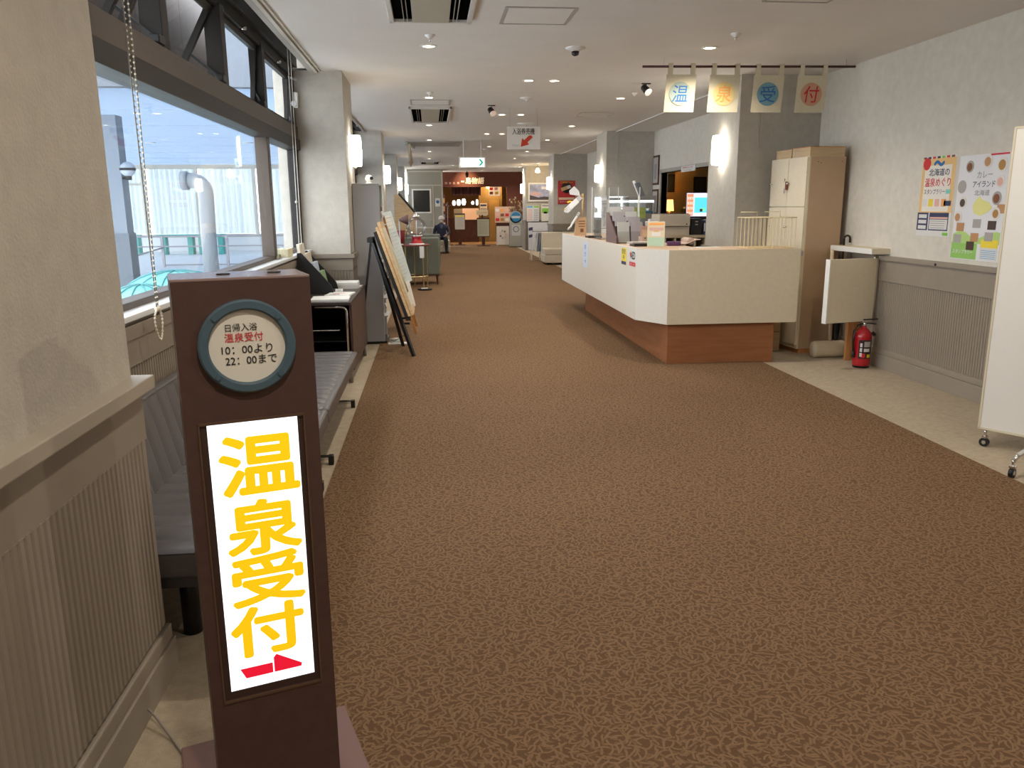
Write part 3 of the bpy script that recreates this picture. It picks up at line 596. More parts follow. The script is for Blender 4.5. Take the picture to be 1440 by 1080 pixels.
# --- round table with glass raffle globe
rt = thing('round_table', (-.40, 15.25, 0), 'small round red-brown table with brass legs carrying a glass globe', 'table')
MB().cyl((-.40, 15.25, .79), (-.40, 15.25, .815), .385, n=36).build('table_top', mat('table_redbrown', (.16, .035, .025), .35), rt, .006)
for k in range(6):
    a = k * math.pi / 3 + .3; MB().cyl((-.40 + .33 * math.cos(a), 15.25 + .33 * math.sin(a), .008), (-.40 + .33 * math.cos(a), 15.25 + .33 * math.sin(a), .79), .013, n=8).build('leg', brass, rt)
MB().lathe([(.32, .22), (.34, .22), (.34, .24), (.32, .24), (.32, .22)], (-.40, 15.25, 0), 36).build('ring_brace', brass, rt)
gg = thing('raffle_globe', (-.26, 15.2, .815), 'clear glass gumball globe on a red base on the round table', 'globe dispenser')
MB().ball((-.26, 15.2, 1.14), .185, n=14).build('globe', globe_g, gg)
MB().lathe([(.12, .815), (.13, .83), (.10, .86), (.085, .93), (.10, .965), (0, .965)], (-.26, 15.2, 0), 24).build('base', red, gg); MB().lathe([(.14, .812), (.145, .822), (.13, .835), (0, .835)], (-.26, 15.2, 0), 24).build('base_ring', white, gg)
MB().lathe([(.07, 1.315), (.075, 1.33), (.05, 1.35), (.015, 1.36), (.02, 1.385), (0, 1.39)], (-.26, 15.2, 0), 20).build('lid', chrome, gg); MB().cyl((-.26, 15.2, .97), (-.26, 15.2, 1.25), .008).build('spindle', white, gg)
MB().lathe([(.10, .955), (.115, .965), (.115, .98), (.10, .985)], (-.26, 15.2, 0), 24).build('collar', chrome, gg)
tg = thing('price_tag', (-.17, 14.9, .58), 'white paper tag hanging from the round table edge', 'tag'); B(-.21, -.13, 14.90, 14.906, .58, .79).build('card', paper, tg)
rc = thing('red_cup', (-.55, 15.1, .815), 'red tapered cup on the round table behind the menu board', 'cup'); MB().lathe([(0, 0), (.06, 0), (.09, .26), (.08, .26), (.055, .01), (0, .01)], (-.55, 15.1, .815), 20).build('body', mat('cup_red', (.28, .03, .03), .4), rc)
mc = thing('clear_jug', (-.40, 15.45, .815), 'clear plastic jar beside the glass globe', 'jar'); MB().lathe([(0, 0), (.07, 0), (.075, .02), (.07, .2), (.055, .24), (.06, .25)], (-.40, 15.45, .815), 20).build('body', acry, mc)
kn = thing('megaphone_lamp', (-.56, 14.9, .815), 'dark grey cone-shaped fitting above the menu board', 'lamp'); MB().lathe([(0, 0), (.07, 0), (.07, .02), (.012, .03), (.012, .44), (0, .44)], (-.56, 14.9, .815), 16).build('stem', greyp, kn); MB().lathe([(.02, -.06), (.1, .1), (.09, .1), (0, -.04)], (-.50, 14.9, 1.27), 16, Matrix.Rotation(1.57, 3, 'Y')).build('shade', mat('shade_dark', (.12, .07, .07), .5), kn)
at = thing('ashtray_dish', (-.13, 15.05, 0), 'black round dish with white paper on the floor by the table', 'dish'); MB().lathe([(0, .008), (.12, .008), (.14, .03), (.13, .034), (0, .02)], (-.13, 14.75, 0), 20).build('dish', black, at); B(-.2, -.08, 14.70, 14.80, .03, .045).build('paper_wad', paper, at, .01)

def armchair(loc, label):
    t = thing('armchair', loc, label, 'armchair', 'sage green armchairs', rotz=0)
    B(-.42, .42, 0, .10, .20, .92).build('backrest', green, t, .03, 3)
    B(-.419, -.30, .06, .70, .205, .72).build('armrest', green, t, .03, 3); B(.30, .419, .06, .70, .205, .72).build('armrest', green, t, .03, 3)
    B(-.30, .30, .08, .72, .20, .44).build('seat', green, t, .03, 3)
    for k in range(9): MB().box(-.29 + k * .066, -.29 + k * .066 + .058, .095, .125, .44, .90).build('back_flute', green, t, .012)
    for x in (-.37, .37):
        for y in (.05, .64): MB().cyl((x, y, .008), (x * .98, y, .21), .016, .025, n=8).build('leg', woodd, t)
armchair((-.26, 15.75, 0), 'sage green armchair just behind the round table')
armchair((-.22, 17.7, 0), 'sage green armchair behind the nearer one')
def sofa(loc, w_, rot, label):
    t = thing('sofa', loc, label, 'sofa', 'cream leather sofas', rotz=rot); n = max(2, round(w_ / .55)); s_ = w_ / n
    B(-w_ / 2, w_ / 2, 0, .78, .06, .26).build('base', creams, t, .02)
    for k in range(n):
        x = -w_ / 2 + k * s_
        B(x + .003, x + s_ - .003, 0, .66, .26, .42).build('seat_cushion', creams, t, .03, 3); B(x + .003, x + s_ - .003, .58, .78, .30, .82).build('back_cushion', creams, t, .03, 3)
    for x in (-w_ / 2 + .08, w_ / 2 - .08):
        for y in (.06, .7): MB().cyl((x, y, 0), (x, y, .07), .025, n=8).build('leg', black, t)
sofa((.0, 26.4, .008), 1.25, 0, 'cream sofa at the far left where a person sits')
sofa((3.46, 20.58, 0.0), 1.1, 0, 'cream sofa on the right beyond the reception counter')
# stair-like wooden display with slanted black top
st_ = thing('slanted_display', (-.65, 19.2, 0), 'light wooden slanted display cabinet with a black sloping top', 'display cabinet')
MB().prism([(-.82, 19, 0.0), (-.82, 19, 1.78), (-.72, 19, 1.78), (-.37, 19, 1.36), (-.37, 19, 0.0)], (0, 1.2, 0)).build('body', woodl, st_)
MB().prism([(-.72, 19.02, 1.785), (-.37, 19.02, 1.365), (-.345, 19.02, 1.385), (-.70, 19.02, 1.82)], (0, 1.16, 0)).build('sloping_top', black, st_)
for k in range(5): MB().obox((-.68 + k * .07, 19.6, 1.76 - k * .085 + .02), (.64, 0, -.77), (0, 1, 0), (.77, 0, .64), .02, .5, .006).build('key_row', greyt if k % 2 else blackm, st_)
# person on the far sofa
def person():
    t = thing('person', (.36, 26.55, .008), 'seated person in navy jacket and dark trousers with a pale cap', 'person')
    X, Y, Z = .36, 26.62, .008
    J = [((0, .12, .46), .15), ((0, .14, .62), .15), ((0, .12, .80), .155), ((0, .08, .92), .10), ((0, .05, .98), .05),
         ((.10, .10, .45), .095), ((.13, -.30, .47), .075), ((.14, -.32, .10), .05), ((.14, -.42, .04), .04),
         ((-.10, .10, .45), .095), ((-.13, -.30, .47), .075), ((-.15, -.34, .10), .05), ((-.15, -.44, .04), .04),
         ((.18, .10, .86), .065), ((.25, .04, .63), .05), ((.10, -.16, .56), .035), ((-.18, .10, .86), .065), ((-.25, .04, .63), .05), ((-.10, -.16, .56), .035)]
    E_ = [(0, 1), (1, 2), (2, 3), (3, 4), (0, 5), (5, 6), (6, 7), (7, 8), (0, 9), (9, 10), (10, 11), (11, 12), (2, 13), (13, 14), (14, 15), (2, 16), (16, 17), (17, 18)]
    me = bpy.data.meshes.new('body'); me.from_pydata([(X + j[0][0], Y + j[0][1], Z + j[0][2]) for j in J], E_, [])
    o = bpy.data.objects.new('body', me); COL.objects.link(o); sk = o.modifiers.new('s', 'SKIN'); o.modifiers.new('u', 'SUBSURF').levels = 2
    for i, sv in enumerate(me.skin_vertices[0].data): sv.radius = (J[i][1], J[i][1]); sv.use_root = i == 0
    bpy.context.view_layer.update()
    m2 = bpy.data.meshes.new_from_object(o.evaluated_get(bpy.context.evaluated_depsgraph_get())); bpy.data.objects.remove(o)
    navy = mat('jacket_navy', (.045, .05, .085), .8); trs = mat('trousers_dark', (.02, .02, .024), .8); skn = mat('skin', (.50, .32, .23), .6); shoe = black
    for q in (navy, trs, skn, shoe): m2.materials.append(q)
    for p in m2.polygons:
        c = p.center; dz = c.z - Z; dy = c.y - Y
        p.material_index = 3 if dz < .07 else 1 if dz < .55 and (abs(c.x - X) < .3) and (dy < .0 or dz < .50) and not (dy < -.05 and dz > .545) else 2 if (dy < -.13 and dz > .53) or dz > .965 else 0
        p.use_smooth = True
    bo_ = bpy.data.objects.new('body', m2); COL.objects.link(bo_); bo_.parent = t; bo_.location = -ORG[t]; ORG[bo_] = Vector((0, 0, 0))
    hd = MB().ball((X, Y + .03, Z + 1.07), .085, (.9, 1.05, 1.25), n=12).build('head', skn, t)
    MB().lathe([(.095, 0), (.093, .05), (.06, .10), (0, .115)], (X, Y + .04, Z + 1.09), 20).build('cap', mat('cap_pale', (.7, .66, .6), .8), t)
    MB().prism([(X - .07, Y - .03, Z + 1.095), (X + .07, Y - .03, Z + 1.095), (X + .05, Y - .13, Z + 1.085), (X - .05, Y - .13, Z + 1.085)], (0, 0, .01)).build('cap_peak', mat('cap_pale', (.7, .66, .6)), t)
    MB().ball((X, Y - .065, Z + 1.03), .045, (1.1, .5, .8), n=8).build('face_mask', white, hd)
    for s_ in (-1, 1): MB().ball((X + .03 * s_, Y - .052, Z + 1.075), .009, n=6).build('eye', black, hd); MB().ball((X + .08 * s_, Y + .03, Z + 1.06), .02, (.4, .8, 1.2), n=6).build('ear', skn, hd)
    MB().prism([(X - .06, Y - .07, Z + .93), (X + .06, Y - .07, Z + .93), (X + .03, Y - .10, Z + .80), (X - .03, Y - .10, Z + .80)], (0, .05, 0)).build('shirt_front', mat('shirt_blue', (.16, .18, .30), .8), t)
    for s_ in (-1, 1):
        for f_ in range(5): MB().tube([(X + s_ * (.10 - .02 * (f_ - 2) * .7), Y - .17, Z + .555), (X + s_ * (.10 - .02 * (f_ - 2) * .7) - s_ * .01, Y - .21, Z + .55), (X + s_ * (.09 - .016 * (f_ - 2)), Y - .235 + .006 * abs(f_ - 2), Z + .535)], .009, 6).build('finger', skn, t)
person()

# ================================================================ SCONCES
def sconce(x, y, s, label):
    t = thing('wall_sconce', (x, y, 1.93), label, 'wall lamp', 'opal wall sconces on the pillars')
    xo = x - s * .012
    B(min(x, x + s * .02), max(x, x + s * .02), y - .045, y + .045, 1.97, 2.20).build('back_plate', chrome, t, .003)
    pts = lambda z, g: [(x + s * .02, y - .075 * g, z), (x + s * .085 * g, y - .075 * g, z), (x + s * .12 * g, y - .035 * g, z), (x + s * .12 * g, y + .035 * g, z), (x + s * .085 * g, y + .075 * g, z), (x + s * .02, y + .075 * g, z)]
    m = MB(); lv = [m.b.verts.new(p) for p in pts(1.93, .92)]; rows = [lv]
    for z, g in ((1.96, .97), (2.09, 1.0), (2.21, .97), (2.245, .90)): rows.append([m.b.verts.new(p) for p in pts(z, g)])
    for a, b_ in zip(rows, rows[1:]):
        for k in range(6): m.b.faces.new((a[k], a[(k + 1) % 6], b_[(k + 1) % 6], b_[k]))
    m.b.faces.new(rows[0][::-1]); m.b.faces.new(rows[-1]); m.build('opal_shade', opal, t)
    MB().cyl((x + s * .05, y, 1.905), (x + s * .05, y, 1.93), .012).build('finial', chrome, t)
for k, y in enumerate(PY):
    sconce(-.83, y + .5, 1, ['lit opal sconce on the nearest left pillar', 'lit opal sconce on the second left pillar', 'lit opal sconce on the third left pillar', 'lit opal sconce on the farthest left pillar'][k])
    sconce(3.265, y + .45, -1, ['lit opal sconce on the pillar by the wire basket', 'lit opal sconce on the pillar above the showcase', 'lit opal sconce on the pillar with the red poster', 'lit opal sconce on the farthest right pillar'][k])

# ================================================================ CEILING FITTINGS
def downlight(x, y, label, e=1.0, wide=145):
    t = thing('downlight', (x, y, H), label, 'downlight', 'recessed ceiling downlights')
    MB().lathe([(.048, -.001), (.050, -.007), (.072, -.004), (.074, 0)], (x, y, H), 24).build('trim_ring', white, t)
    MB().lathe([(0, -.003), (.049, -.003)], (x, y, H), 24).build('lamp_face', bulb, t)
    l = bpy.data.lights.new('downlight_beam', 'SPOT'); l.energy = DOWNLIGHT_W * e; l.color = (1, .88, .72); l.spot_size = math.radians(wide); l.spot_blend = .8 if wide < 150 else .5; l.shadow_soft_size = .05
    o = bpy.data.objects.new('downlight_beam', l); COL.objects.link(o); o.parent = t; o.location = (0, 0, -.02)
nth = ['first', 'second', 'third', 'fourth', 'fifth', 'sixth', 'seventh', 'eighth', 'ninth']
for rname, x, ys in (('left', .03, [-2.6, .7, 3.95, 7.2, 10.45, 13.9, 16.9, 20.4, 23.4]), ('right', 2.44, [-2.6, .7, 3.9, 7.13, 10.43, 14.0, 16.9, 20.4, 23.4])):
    for i, y in enumerate(ys):
        lab = '%s-row downlight %s the viewer, out of sight' % (rname, ('far behind', 'just behind', 'just above')[i]) if i < 3 else '%s round downlight from the camera in the %s ceiling row' % (nth[i - 3], rname)
        downlight(x, y, lab, (.5, .95, .95)[i] if i < 3 else 1., 168 if i < 3 else 145)
for i, y in enumerate([9.03, 12.3, 15.5, 18.76]):
    for j, x in enumerate((1.1, 1.38)):
        if i == 3 and j == 0: continue
        lab = '%s lamp of the paired downlights mid-ceiling, %s pair %s' % (('left', 'right')[j], nth[i], 'from the camera')
        downlight(x, y, lab, .55)
for i, (x, y) in enumerate(((3.0, 26.4), (3.15, 28.5), (3.05, 31.3), (2.0, 31.0), (.8, 27.0))): downlight(x, y, ['downlight over the far right pillar corner', 'downlight beyond the far right pillar', 'downlight at the right end of the restaurant front', 'downlight before the restaurant lettering', 'downlight above the seated person'][i], .8)

def cassette(y0, y1, label):
    x0, x1 = -.25, .34; t = thing('air_conditioner', (.045, (y0 + y1) / 2, H), label, 'air conditioner', 'ceiling air conditioner cassettes')
    f = MB().box(x0, x0 + .035, y0, y1, H - .03, H).box(x1 - .035, x1, y0, y1, H - .03, H).box(x0, x1, y0, y0 + .04, H - .03, H).box(x0, x1, y1 - .04, y1, H - .03, H); f.build('frame', mat('cassette_white', (.62, .60, .56), .5), t, .005)
    B(x0 + .165, x1 - .165, y0 + .05, y1 - .05, H - .034, H - .004).build('centre_grille', mat('cassette_beige', (.42, .39, .31), .6), t, .004)
    for s in (0, 1):
        a = x0 + .035 if s == 0 else x1 - .165
        B(a, a + .13, y0 + .04, y1 - .04, H - .008, H - .002).build('outlet_slot', void, t)
        for k in range(2): xx = a + (.07 if s == 0 else .03) + k * .026; MB().bar((xx, y0 + .045, H - .018), (xx, y1 - .045, H - .018), .004, .02).build('vane', mat('vane_beige', (.40, .38, .32), .5), t)
cassette(4.45, 6.22, 'large air conditioner cassette nearest the camera at the top of the view'); cassette(11.4, 13.25, 'air conditioner cassette in the middle of the corridor ceiling'); cassette(24.7, 26.1, 'farthest air conditioner cassette before the restaurant')
def hatch(x0, x1, y0, y1, label):
    t = thing('access_panel', ((x0 + x1) / 2, (y0 + y1) / 2, H), label, 'ceiling hatch', 'square ceiling access panels')
    g = .018; fm = mat('hatch_edge', (.40, .38, .36), .5)
    MB().box(x0, x1, y0, y0 + g, H - .006, H).box(x0, x1, y1 - g, y1, H - .006, H).box(x0, x0 + g, y0 + g, y1 - g, H - .006, H).box(x1 - g, x1, y0 + g, y1 - g, H - .006, H).build('frame', fm, t)
    B(x0 + g + .006, x1 - g - .006, y0 + g + .006, y1 - g - .006, H - .004, H).build('lid', ceilm, t)
hatch(.55, 1.05, 5.8, 6.32, 'square access panel right of the nearest air conditioner'); hatch(-.21, .31, 10.68, 11.18, 'access panel just before the middle air conditioner'); hatch(2.22, 2.72, 12.0, 12.46, 'access panel above the reception counter'); hatch(2.24, 2.7, 5.05, 5.55, 'access panel at the top edge right of centre'); hatch(2.3, 2.75, 17.5, 18, 'distant access panel near the second right pillar')
def detector(x, y, r, label, dome=False):
    t = thing('smoke_detector', (x, y, H), label, 'detector', 'small ceiling detectors and sprinklers')
    MB().lathe([(0, -.03), (r * .45, -.03), (r * .6, -.018), (r, -.008), (r, 0)], (x, y, H), 20).build('housing', white, t)
    if dome: MB().lathe([(r * .3, -.030), (r * .42, -.034), (r * .36, -.058), (r * .15, -.068), (0, -.068)], (x, y, H), 16).build('dark_lens', mat('lens_dark', (.03, .03, .035), .2), t)
    else: MB().cyl((x, y, H - .05), (x, y, H - .028), .008).build('nozzle', chrome, t)
detector(.04, 6.75, .04, 'sprinkler head just before the first left downlight'); detector(.04, 10.0, .04, 'sprinkler head before the middle access panel'); detector(1.28, 7.2, .085, 'round ceiling camera with a dark lens right of centre', True); detector(1.25, 10.41, .09, 'round smoke detector between the paired downlights'); detector(1.62, 13.6, .16, 'flat round detector left of the hanging ticket sign'); detector(2.45, 6.55, .04, 'sprinkler head above the fabric banners'); detector(2.5, 9.95, .035, 'sprinkler head near the right ceiling spotlight'); detector(1.35, 19.6, .07, 'distant smoke detector above the exit sign')
for i, (x, y, z) in enumerate(((.86, 11.2, 2.74), (2.43, 9.17, 2.75))):
    t = thing('ceiling_spotlight', (x, y, H), ['small dark spotlight hanging from mid-ceiling', 'black and chrome spotlight hanging near the fabric banners'][i], 'spotlight', 'hanging spotlights')
    MB().box(x - .05, x + .05, y - .006, y + .006, H - .012, H).build('hook_bar', black, t); MB().cyl((x, y, z + .035), (x, y, H), .006, n=8).build('stem', black, t)
    d = Vector((.35, -.7, -.6)).normalized(); c = Vector((x, y, z)); MB().cyl(c - d * .05, c + d * .045, .036, .042, n=18).build('can', black, t); MB().cyl(c + d * .045, c + d * .052, .044, n=18).build('chrome_rim', chrome, t); MB().cyl(c - d * .05, c - d * .062, .028, n=14).build('rear_cap', white if i == 0 else black, t)
fl = thing('ceiling_vent_flap', (-.2, 17.6, H), 'open smoke vent flap hanging from the ceiling at left', 'vent flap')
MB().hexa([(-.45, 17.3, 2.80), (.70, 17.3, 2.80), (.70, 18.5, 2.80), (-.32, 18.5, 2.80), (-.45, 17.3, 2.818), (.70, 17.3, 2.818), (.70, 18.5, 2.818), (-.32, 18.5, 2.818)]).build('soffit_panel', mat('flap_grey', (.38, .37, .34), .6), fl)
MB().bar((-.44, 17.3, 2.79), (-.31, 18.5, 2.79), .05, .06).build('edge_rail', mat('flap_teal_grey', (.30, .36, .35), .5), fl); MB().prism([(-.42, 17.4, 2.78), (-.38, 17.4, 2.78), (-.36, 18.3, 2.45), (-.40, 18.3, 2.36), (-.42, 17.7, 2.42)], (.02, 0, 0)).build('flap', mat('flap_cream', (.55, .48, .36), .6), fl)
# exit sign
ex = thing('exit_sign', (.9, 17, 2.29), 'lit white emergency exit sign with a green arrow below the ceiling', 'exit sign')
B(.63, 1.17, 16.98, 17.07, 2.27, 2.49).build('housing', white, ex, .006); B(.66, 1.14, 16.972, 16.981, 2.295, 2.465).build('lit_face', mat('exit_lit', (.85, 1, .95), .4, emit=.9), ex)
eg = mat('exit_green', (.0, .45, .28), .5, emit=.2); MB().prism([(1.02, 16.969, 2.445), (1.065, 16.969, 2.445), (1.125, 16.969, 2.38), (1.065, 16.969, 2.315), (1.02, 16.969, 2.315), (1.08, 16.969, 2.38)], (0, .001, 0)).build('arrow', eg, ex)
for x in (.72, 1.08): MB().cyl((x, 17.02, 2.49), (x, 17.02, H), .008, n=8).build('hanger', white, ex)
# hanging ticket machine sign
hs = thing('hanging_sign', (1.33, 11.55, 2.27), 'white hanging sign with black lettering and a red arrow', 'sign')
B(1.095, 1.56, 11.5, 11.506, 2.27, 2.575).build('board', mat('sign_white', (.74, .72, .68), .5), hs)
text('入浴券売機', blkp, hs, (1.325, 11.4985, 2.512), U, V, .31, .085, .012); text('TICKET', greyt, hs, (1.22, 11.4985, 2.32), U, V, .11, .03)
MB().prism([(x, 11.498, z) for x, z in ((1.43, 2.46), (1.455, 2.432), (1.38, 2.365), (1.405, 2.335), (1.285, 2.305), (1.305, 2.42), (1.335, 2.395), (1.40, 2.455))], (0, .001, 0)).build('arrow', mat('arrow_red', (.60, .06, .03), .6), hs)
for x in (1.14, 1.52): MB().cyl((x, 11.503, 2.57), (x, 11.55, H), .0025, n=6).build('string', greyt, hs)
# banners
BY = 7.55; K = BY / 7; ZF = lambda z: 1.5 + (z - 1.5) * K
rd = thing('banner_rod', (2.75 * K, BY, ZF(2.6)), 'dark brown rod hung from the ceiling holding the fabric banners', 'rod')
MB().cyl((1.82 * K, BY, ZF(2.640)), (3.70 * K, BY, ZF(2.655)), .011, n=10).build('rod', mat('rod_brown', (.06, .02, .018), .4), rd)
for x in (2.0 * K, 3.62 * K): MB().cyl((x, BY, ZF(2.65)), (x + .02, BY + .05, H), .0015, n=5).build('string', greyt, rd)
clothc = mat('banner_cloth', (.66, .61, .46), .85, noise=.03, nscale=30)
for i, (ch, x0, x1, cc, lc, lab) in enumerate((('温', 2.03, 2.29, (.36, .44, .40), bluep, 'fabric banner lettered in blue on a pale circle, first from the left'), ('泉', 2.41, 2.68, (.72, .56, .26), orgp, 'fabric banner lettered in orange on a yellow circle'), ('受', 2.80, 3.07, (.18, .36, .44), bluep, 'fabric banner lettered in dark blue on a blue circle'), ('付', 3.19, 3.46, (.62, .36, .24), redp, 'fabric banner lettered in red on a salmon circle'))):
    x0 *= K; x1 *= K
    t = thing('fabric_banner', ((x0 + x1) / 2, BY, ZF(2.27)), lab, 'banner', 'four lettered fabric banners'); zz = 2.645
    MB().grid(lambda a, b_: (x0 + a * (x1 - x0) - .018 * (1 - b_), BY + .0015 * math.sin(a * 5 + i), ZF(2.275 + b_ * .305)), 8, 4).build('cloth', clothc, t)
    for xx in (x0 + .015, x1 - .055): MB().box(xx, xx + .04, BY - .016, BY - .012, ZF(2.575), ZF(2.668)).box(xx, xx + .04, BY + .012, BY + .016, ZF(2.575), ZF(2.668)).box(xx, xx + .04, BY - .016, BY + .016, ZF(2.665), ZF(2.668)).build('loop', clothc, t)
    cx_ = (x0 + x1) / 2 - .008; ds = MB().lathe([(0, .001), (.104, .001), (.104, 0)], (cx_, BY - .003, ZF(2.425)), 36, AX, False).build('printed_circle', mat('banner_circle_%d' % i, cc, .85), t)
    text(ch, lc, ds, (cx_, BY - .0055, ZF(2.425)), U, V, .145, .145, .004, slant=.12)

# ================================================================ RECEPTION COUNTER
ctr = thing('reception_counter', (2.5, 9, 0), 'cream angled reception counter with a reddish wooden plinth', 'counter')
pm_ = lambda pts, z0, z1: MB().prism([(x, y, z0) for x, y in pts], (0, 0, z1 - z0))
pm_([(2.22, 11.45), (2.22, 7.34), (3.27, 7.34), (3.27, 7.8), (2.55, 7.8), (2.55, 11.45)], 0.0, .40).build('plinth', plinth, ctr)
pm_([(1.98, 12.15), (1.98, 7.66), (2.0, 7.68), (2.0, 12.15)], .395, 1.09).build('side_panel', creamw, ctr)
pm_([(1.98, 7.66), (2.19, 7.28), (2.205, 7.30), (2.0, 7.675)], .395, 1.09).build('corner_panel', creamw, ctr)
pm_([(2.19, 7.28), (3.46, 7.28), (3.46, 7.30), (2.2, 7.30)], .395, 1.09).build('near_panel', cream, ctr)
pm_([(2.0, 12.13), (2.0, 7.68), (2.205, 7.30), (3.45, 7.30), (3.45, 7.86), (2.58, 7.86), (2.58, 12.13)], .40, 1.075).build('carcass', cream, ctr)
pm_([(2.0, 12.13), (2.0, 7.68), (2.205, 7.30), (3.45, 7.30), (3.45, 7.88), (2.6, 7.88), (2.6, 12.13)], 1.075, 1.088).build('worktop', topw, ctr)
pm_([(1.98, 12.15), (2.6, 12.15), (2.6, 12.13), (1.98, 12.13)], .395, 1.09).build('end_panel', creamw, ctr)
B(3.46, 3.49, 7.29, 7.33, 1.02, 1.07).build('latch_plate', steel, ctr)
FX = 1.979; u_, v_ = (0, -1, 0), (0, 0, 1)
def sticker(name, y0, y1, z0, z1, m, label, cat='sticker', x=FX):
    t = thing(name, (x, (y0 + y1) / 2, z0), label, cat); B(x - .0012, x + .0005, y0, y1, z0, z1).build('sheet', m, t); return t
s = sticker('aed_sticker', 7.67, 7.93, .905, 1.065, paper, 'white AED sticker with a red strip on the counter corner')
s2 = (FX - .0018,)
text('AED', blkp, s, (FX - .0022, 7.785, 1.015), u_, v_, .17, .07, .03); text('♥', redp, s, (FX - .0021, 7.885, 1.015), u_, v_, .05, .06)
B(FX - .002, FX - .001, 7.68, 7.92, .91, .95).build('red_strip', redp, s); text('設置しています', paper, s, (FX - .0026, 7.8, .93), u_, v_, .18, .02)
s = sticker('yellow_sticker', 8.06, 8.27, .90, 1.07, yelp, 'small yellow notice sticker left of the AED sticker'); B(FX - .002, FX - .001, 8.065, 8.265, .902, .935).build('navy_strip', navyp, s)
text('防犯', navyp, s, (FX - .0021, 8.165, 1.035), u_, v_, .15, .05, .01); text('中', navyp, s, (FX - .0021, 8.165, .975), u_, v_, .06, .05, .01)
s = sticker('pale_blue_notice', 10.1, 10.42, .72, 1.04, mat('pale_blue_paper', (.62, .70, .84), .7), 'narrow pale blue paper notice on the counter side'); text('受', bluep, s, (FX - .002, 10.26, .98), u_, v_, .12, .06); text('付', bluep, s, (FX - .002, 10.26, .89), u_, v_, .12, .06); text('→', bluep, s, (FX - .002, 10.26, .80), u_, v_, .12, .05)

# --- things on the counter
TZ = 1.088
def tray(x, y, a, b_, label):
    t = thing('black_tray', (x, y, TZ), label, 'tray', rotz=0)
    B(-a / 2, a / 2, -b_ / 2, b_ / 2, 0, .006).build('bottom', black, t)
    for q in ((-a / 2, -a / 2 + .008, -b_ / 2, b_ / 2), (a / 2 - .008, a / 2, -b_ / 2, b_ / 2), (-a / 2, a / 2, -b_ / 2, -b_ / 2 + .008), (-a / 2, a / 2, b_ / 2 - .008, b_ / 2)): B(*q, 0, .022).build('rim', black, t)
tray(2.12, 10.45, .17, .26, 'small black coin tray at the far part of the counter'); tray(2.19, 8.14, .27, .2, 'black coin tray in front of the wooden card holder')
# gloves on a kraft stand
ks = thing('kraft_card_stand', (2.07, 11.2, TZ), 'brown kraft card stand with printed text at the far counter end', 'card stand')
MB().prism([(2.0, 11.2, TZ), (2.17, 11.2, TZ), (2.17, 11.2, 1.34), (2.04, 11.2, 1.34)], (0, .06, 0)).build('card', mat('kraft', (.55, .38, .24), .7), ks)
for k in range(3): B(2.06, 2.15, 11.198, 11.2, 1.28 - k * .035, 1.292 - k * .035).build('text_line', brnp, ks)
B(2.085, 2.13, 11.198, 11.2, 1.135, 1.185).build('print_block', brnp, ks); MB().cyl((2.12, 11.24, 1.3), (2.12, 11.24, 1.66), .012).build('post', woodl, ks)
glv = mat('glove_white', (.74, .74, .76), .8)
def glove(c, d, side, L, label, tip):
    t = thing('work_glove', c, label, 'glove', 'white work gloves'); c, d, side = Vector(c), Vector(d).normalized(), Vector(side).normalized(); n = d.cross(side)
    MB().obox(c, side, d, n, .042, L * .30, .014).build('palm', glv, t, .01, 2); MB().obox(c - d * L * .40, side, d, n, .036, L * .12, .018).build('cuff', mat('cuff_grey', (.45, .44, .45), .8), t, .008)
    for k in range(4):
        b_ = c + side * (-.033 + .022 * k) + d * L * .27; ln = L * (.26, .32, .34, .28)[k]
        f_ = MB().tube([b_, b_ + d * ln * .5 + n * .008, b_ + d * ln - n * .004], .0115, 8).build('finger', glv, t); MB().ball(b_ + d * ln - n * .004, .0125, n=6).build('fingertip', tip if k == 3 else glv, f_)
    b_ = c + side * .04; MB().tube([b_, b_ + side * .03 + d * L * .1, b_ + side * .04 + d * L * .22], .0125, 8).build('thumb', tip, t)
glove((1.98, 11.15, 1.52), (-.75, 0, -.66), (-.5, .5, .7), .26, 'white work glove spread above the kraft card', yelp)
glove((1.99, 11.15, 1.30), (-.55, 0, -.83), (.2, 1, .1), .24, 'thin white work glove pointing down with yellow tips', yelp)
fn_ = thing('paper_fan', (2.0, 11.2, 1.62), 'white pentagonal paper fan above the gloves', 'fan'); MB().prism([(1.93, 11.18, 1.65), (2.07, 11.18, 1.63), (2.06, 11.18, 1.69), (1.99, 11.18, 1.76), (1.92, 11.18, 1.70)], (0, .012, 0)).build('paper', mat('fan_white', (.72, .74, .80), .7), fn_); MB().cyl((2.06, 11.19, 1.64), (2.12, 11.22, 1.62), .006).build('handle', woodl, fn_)
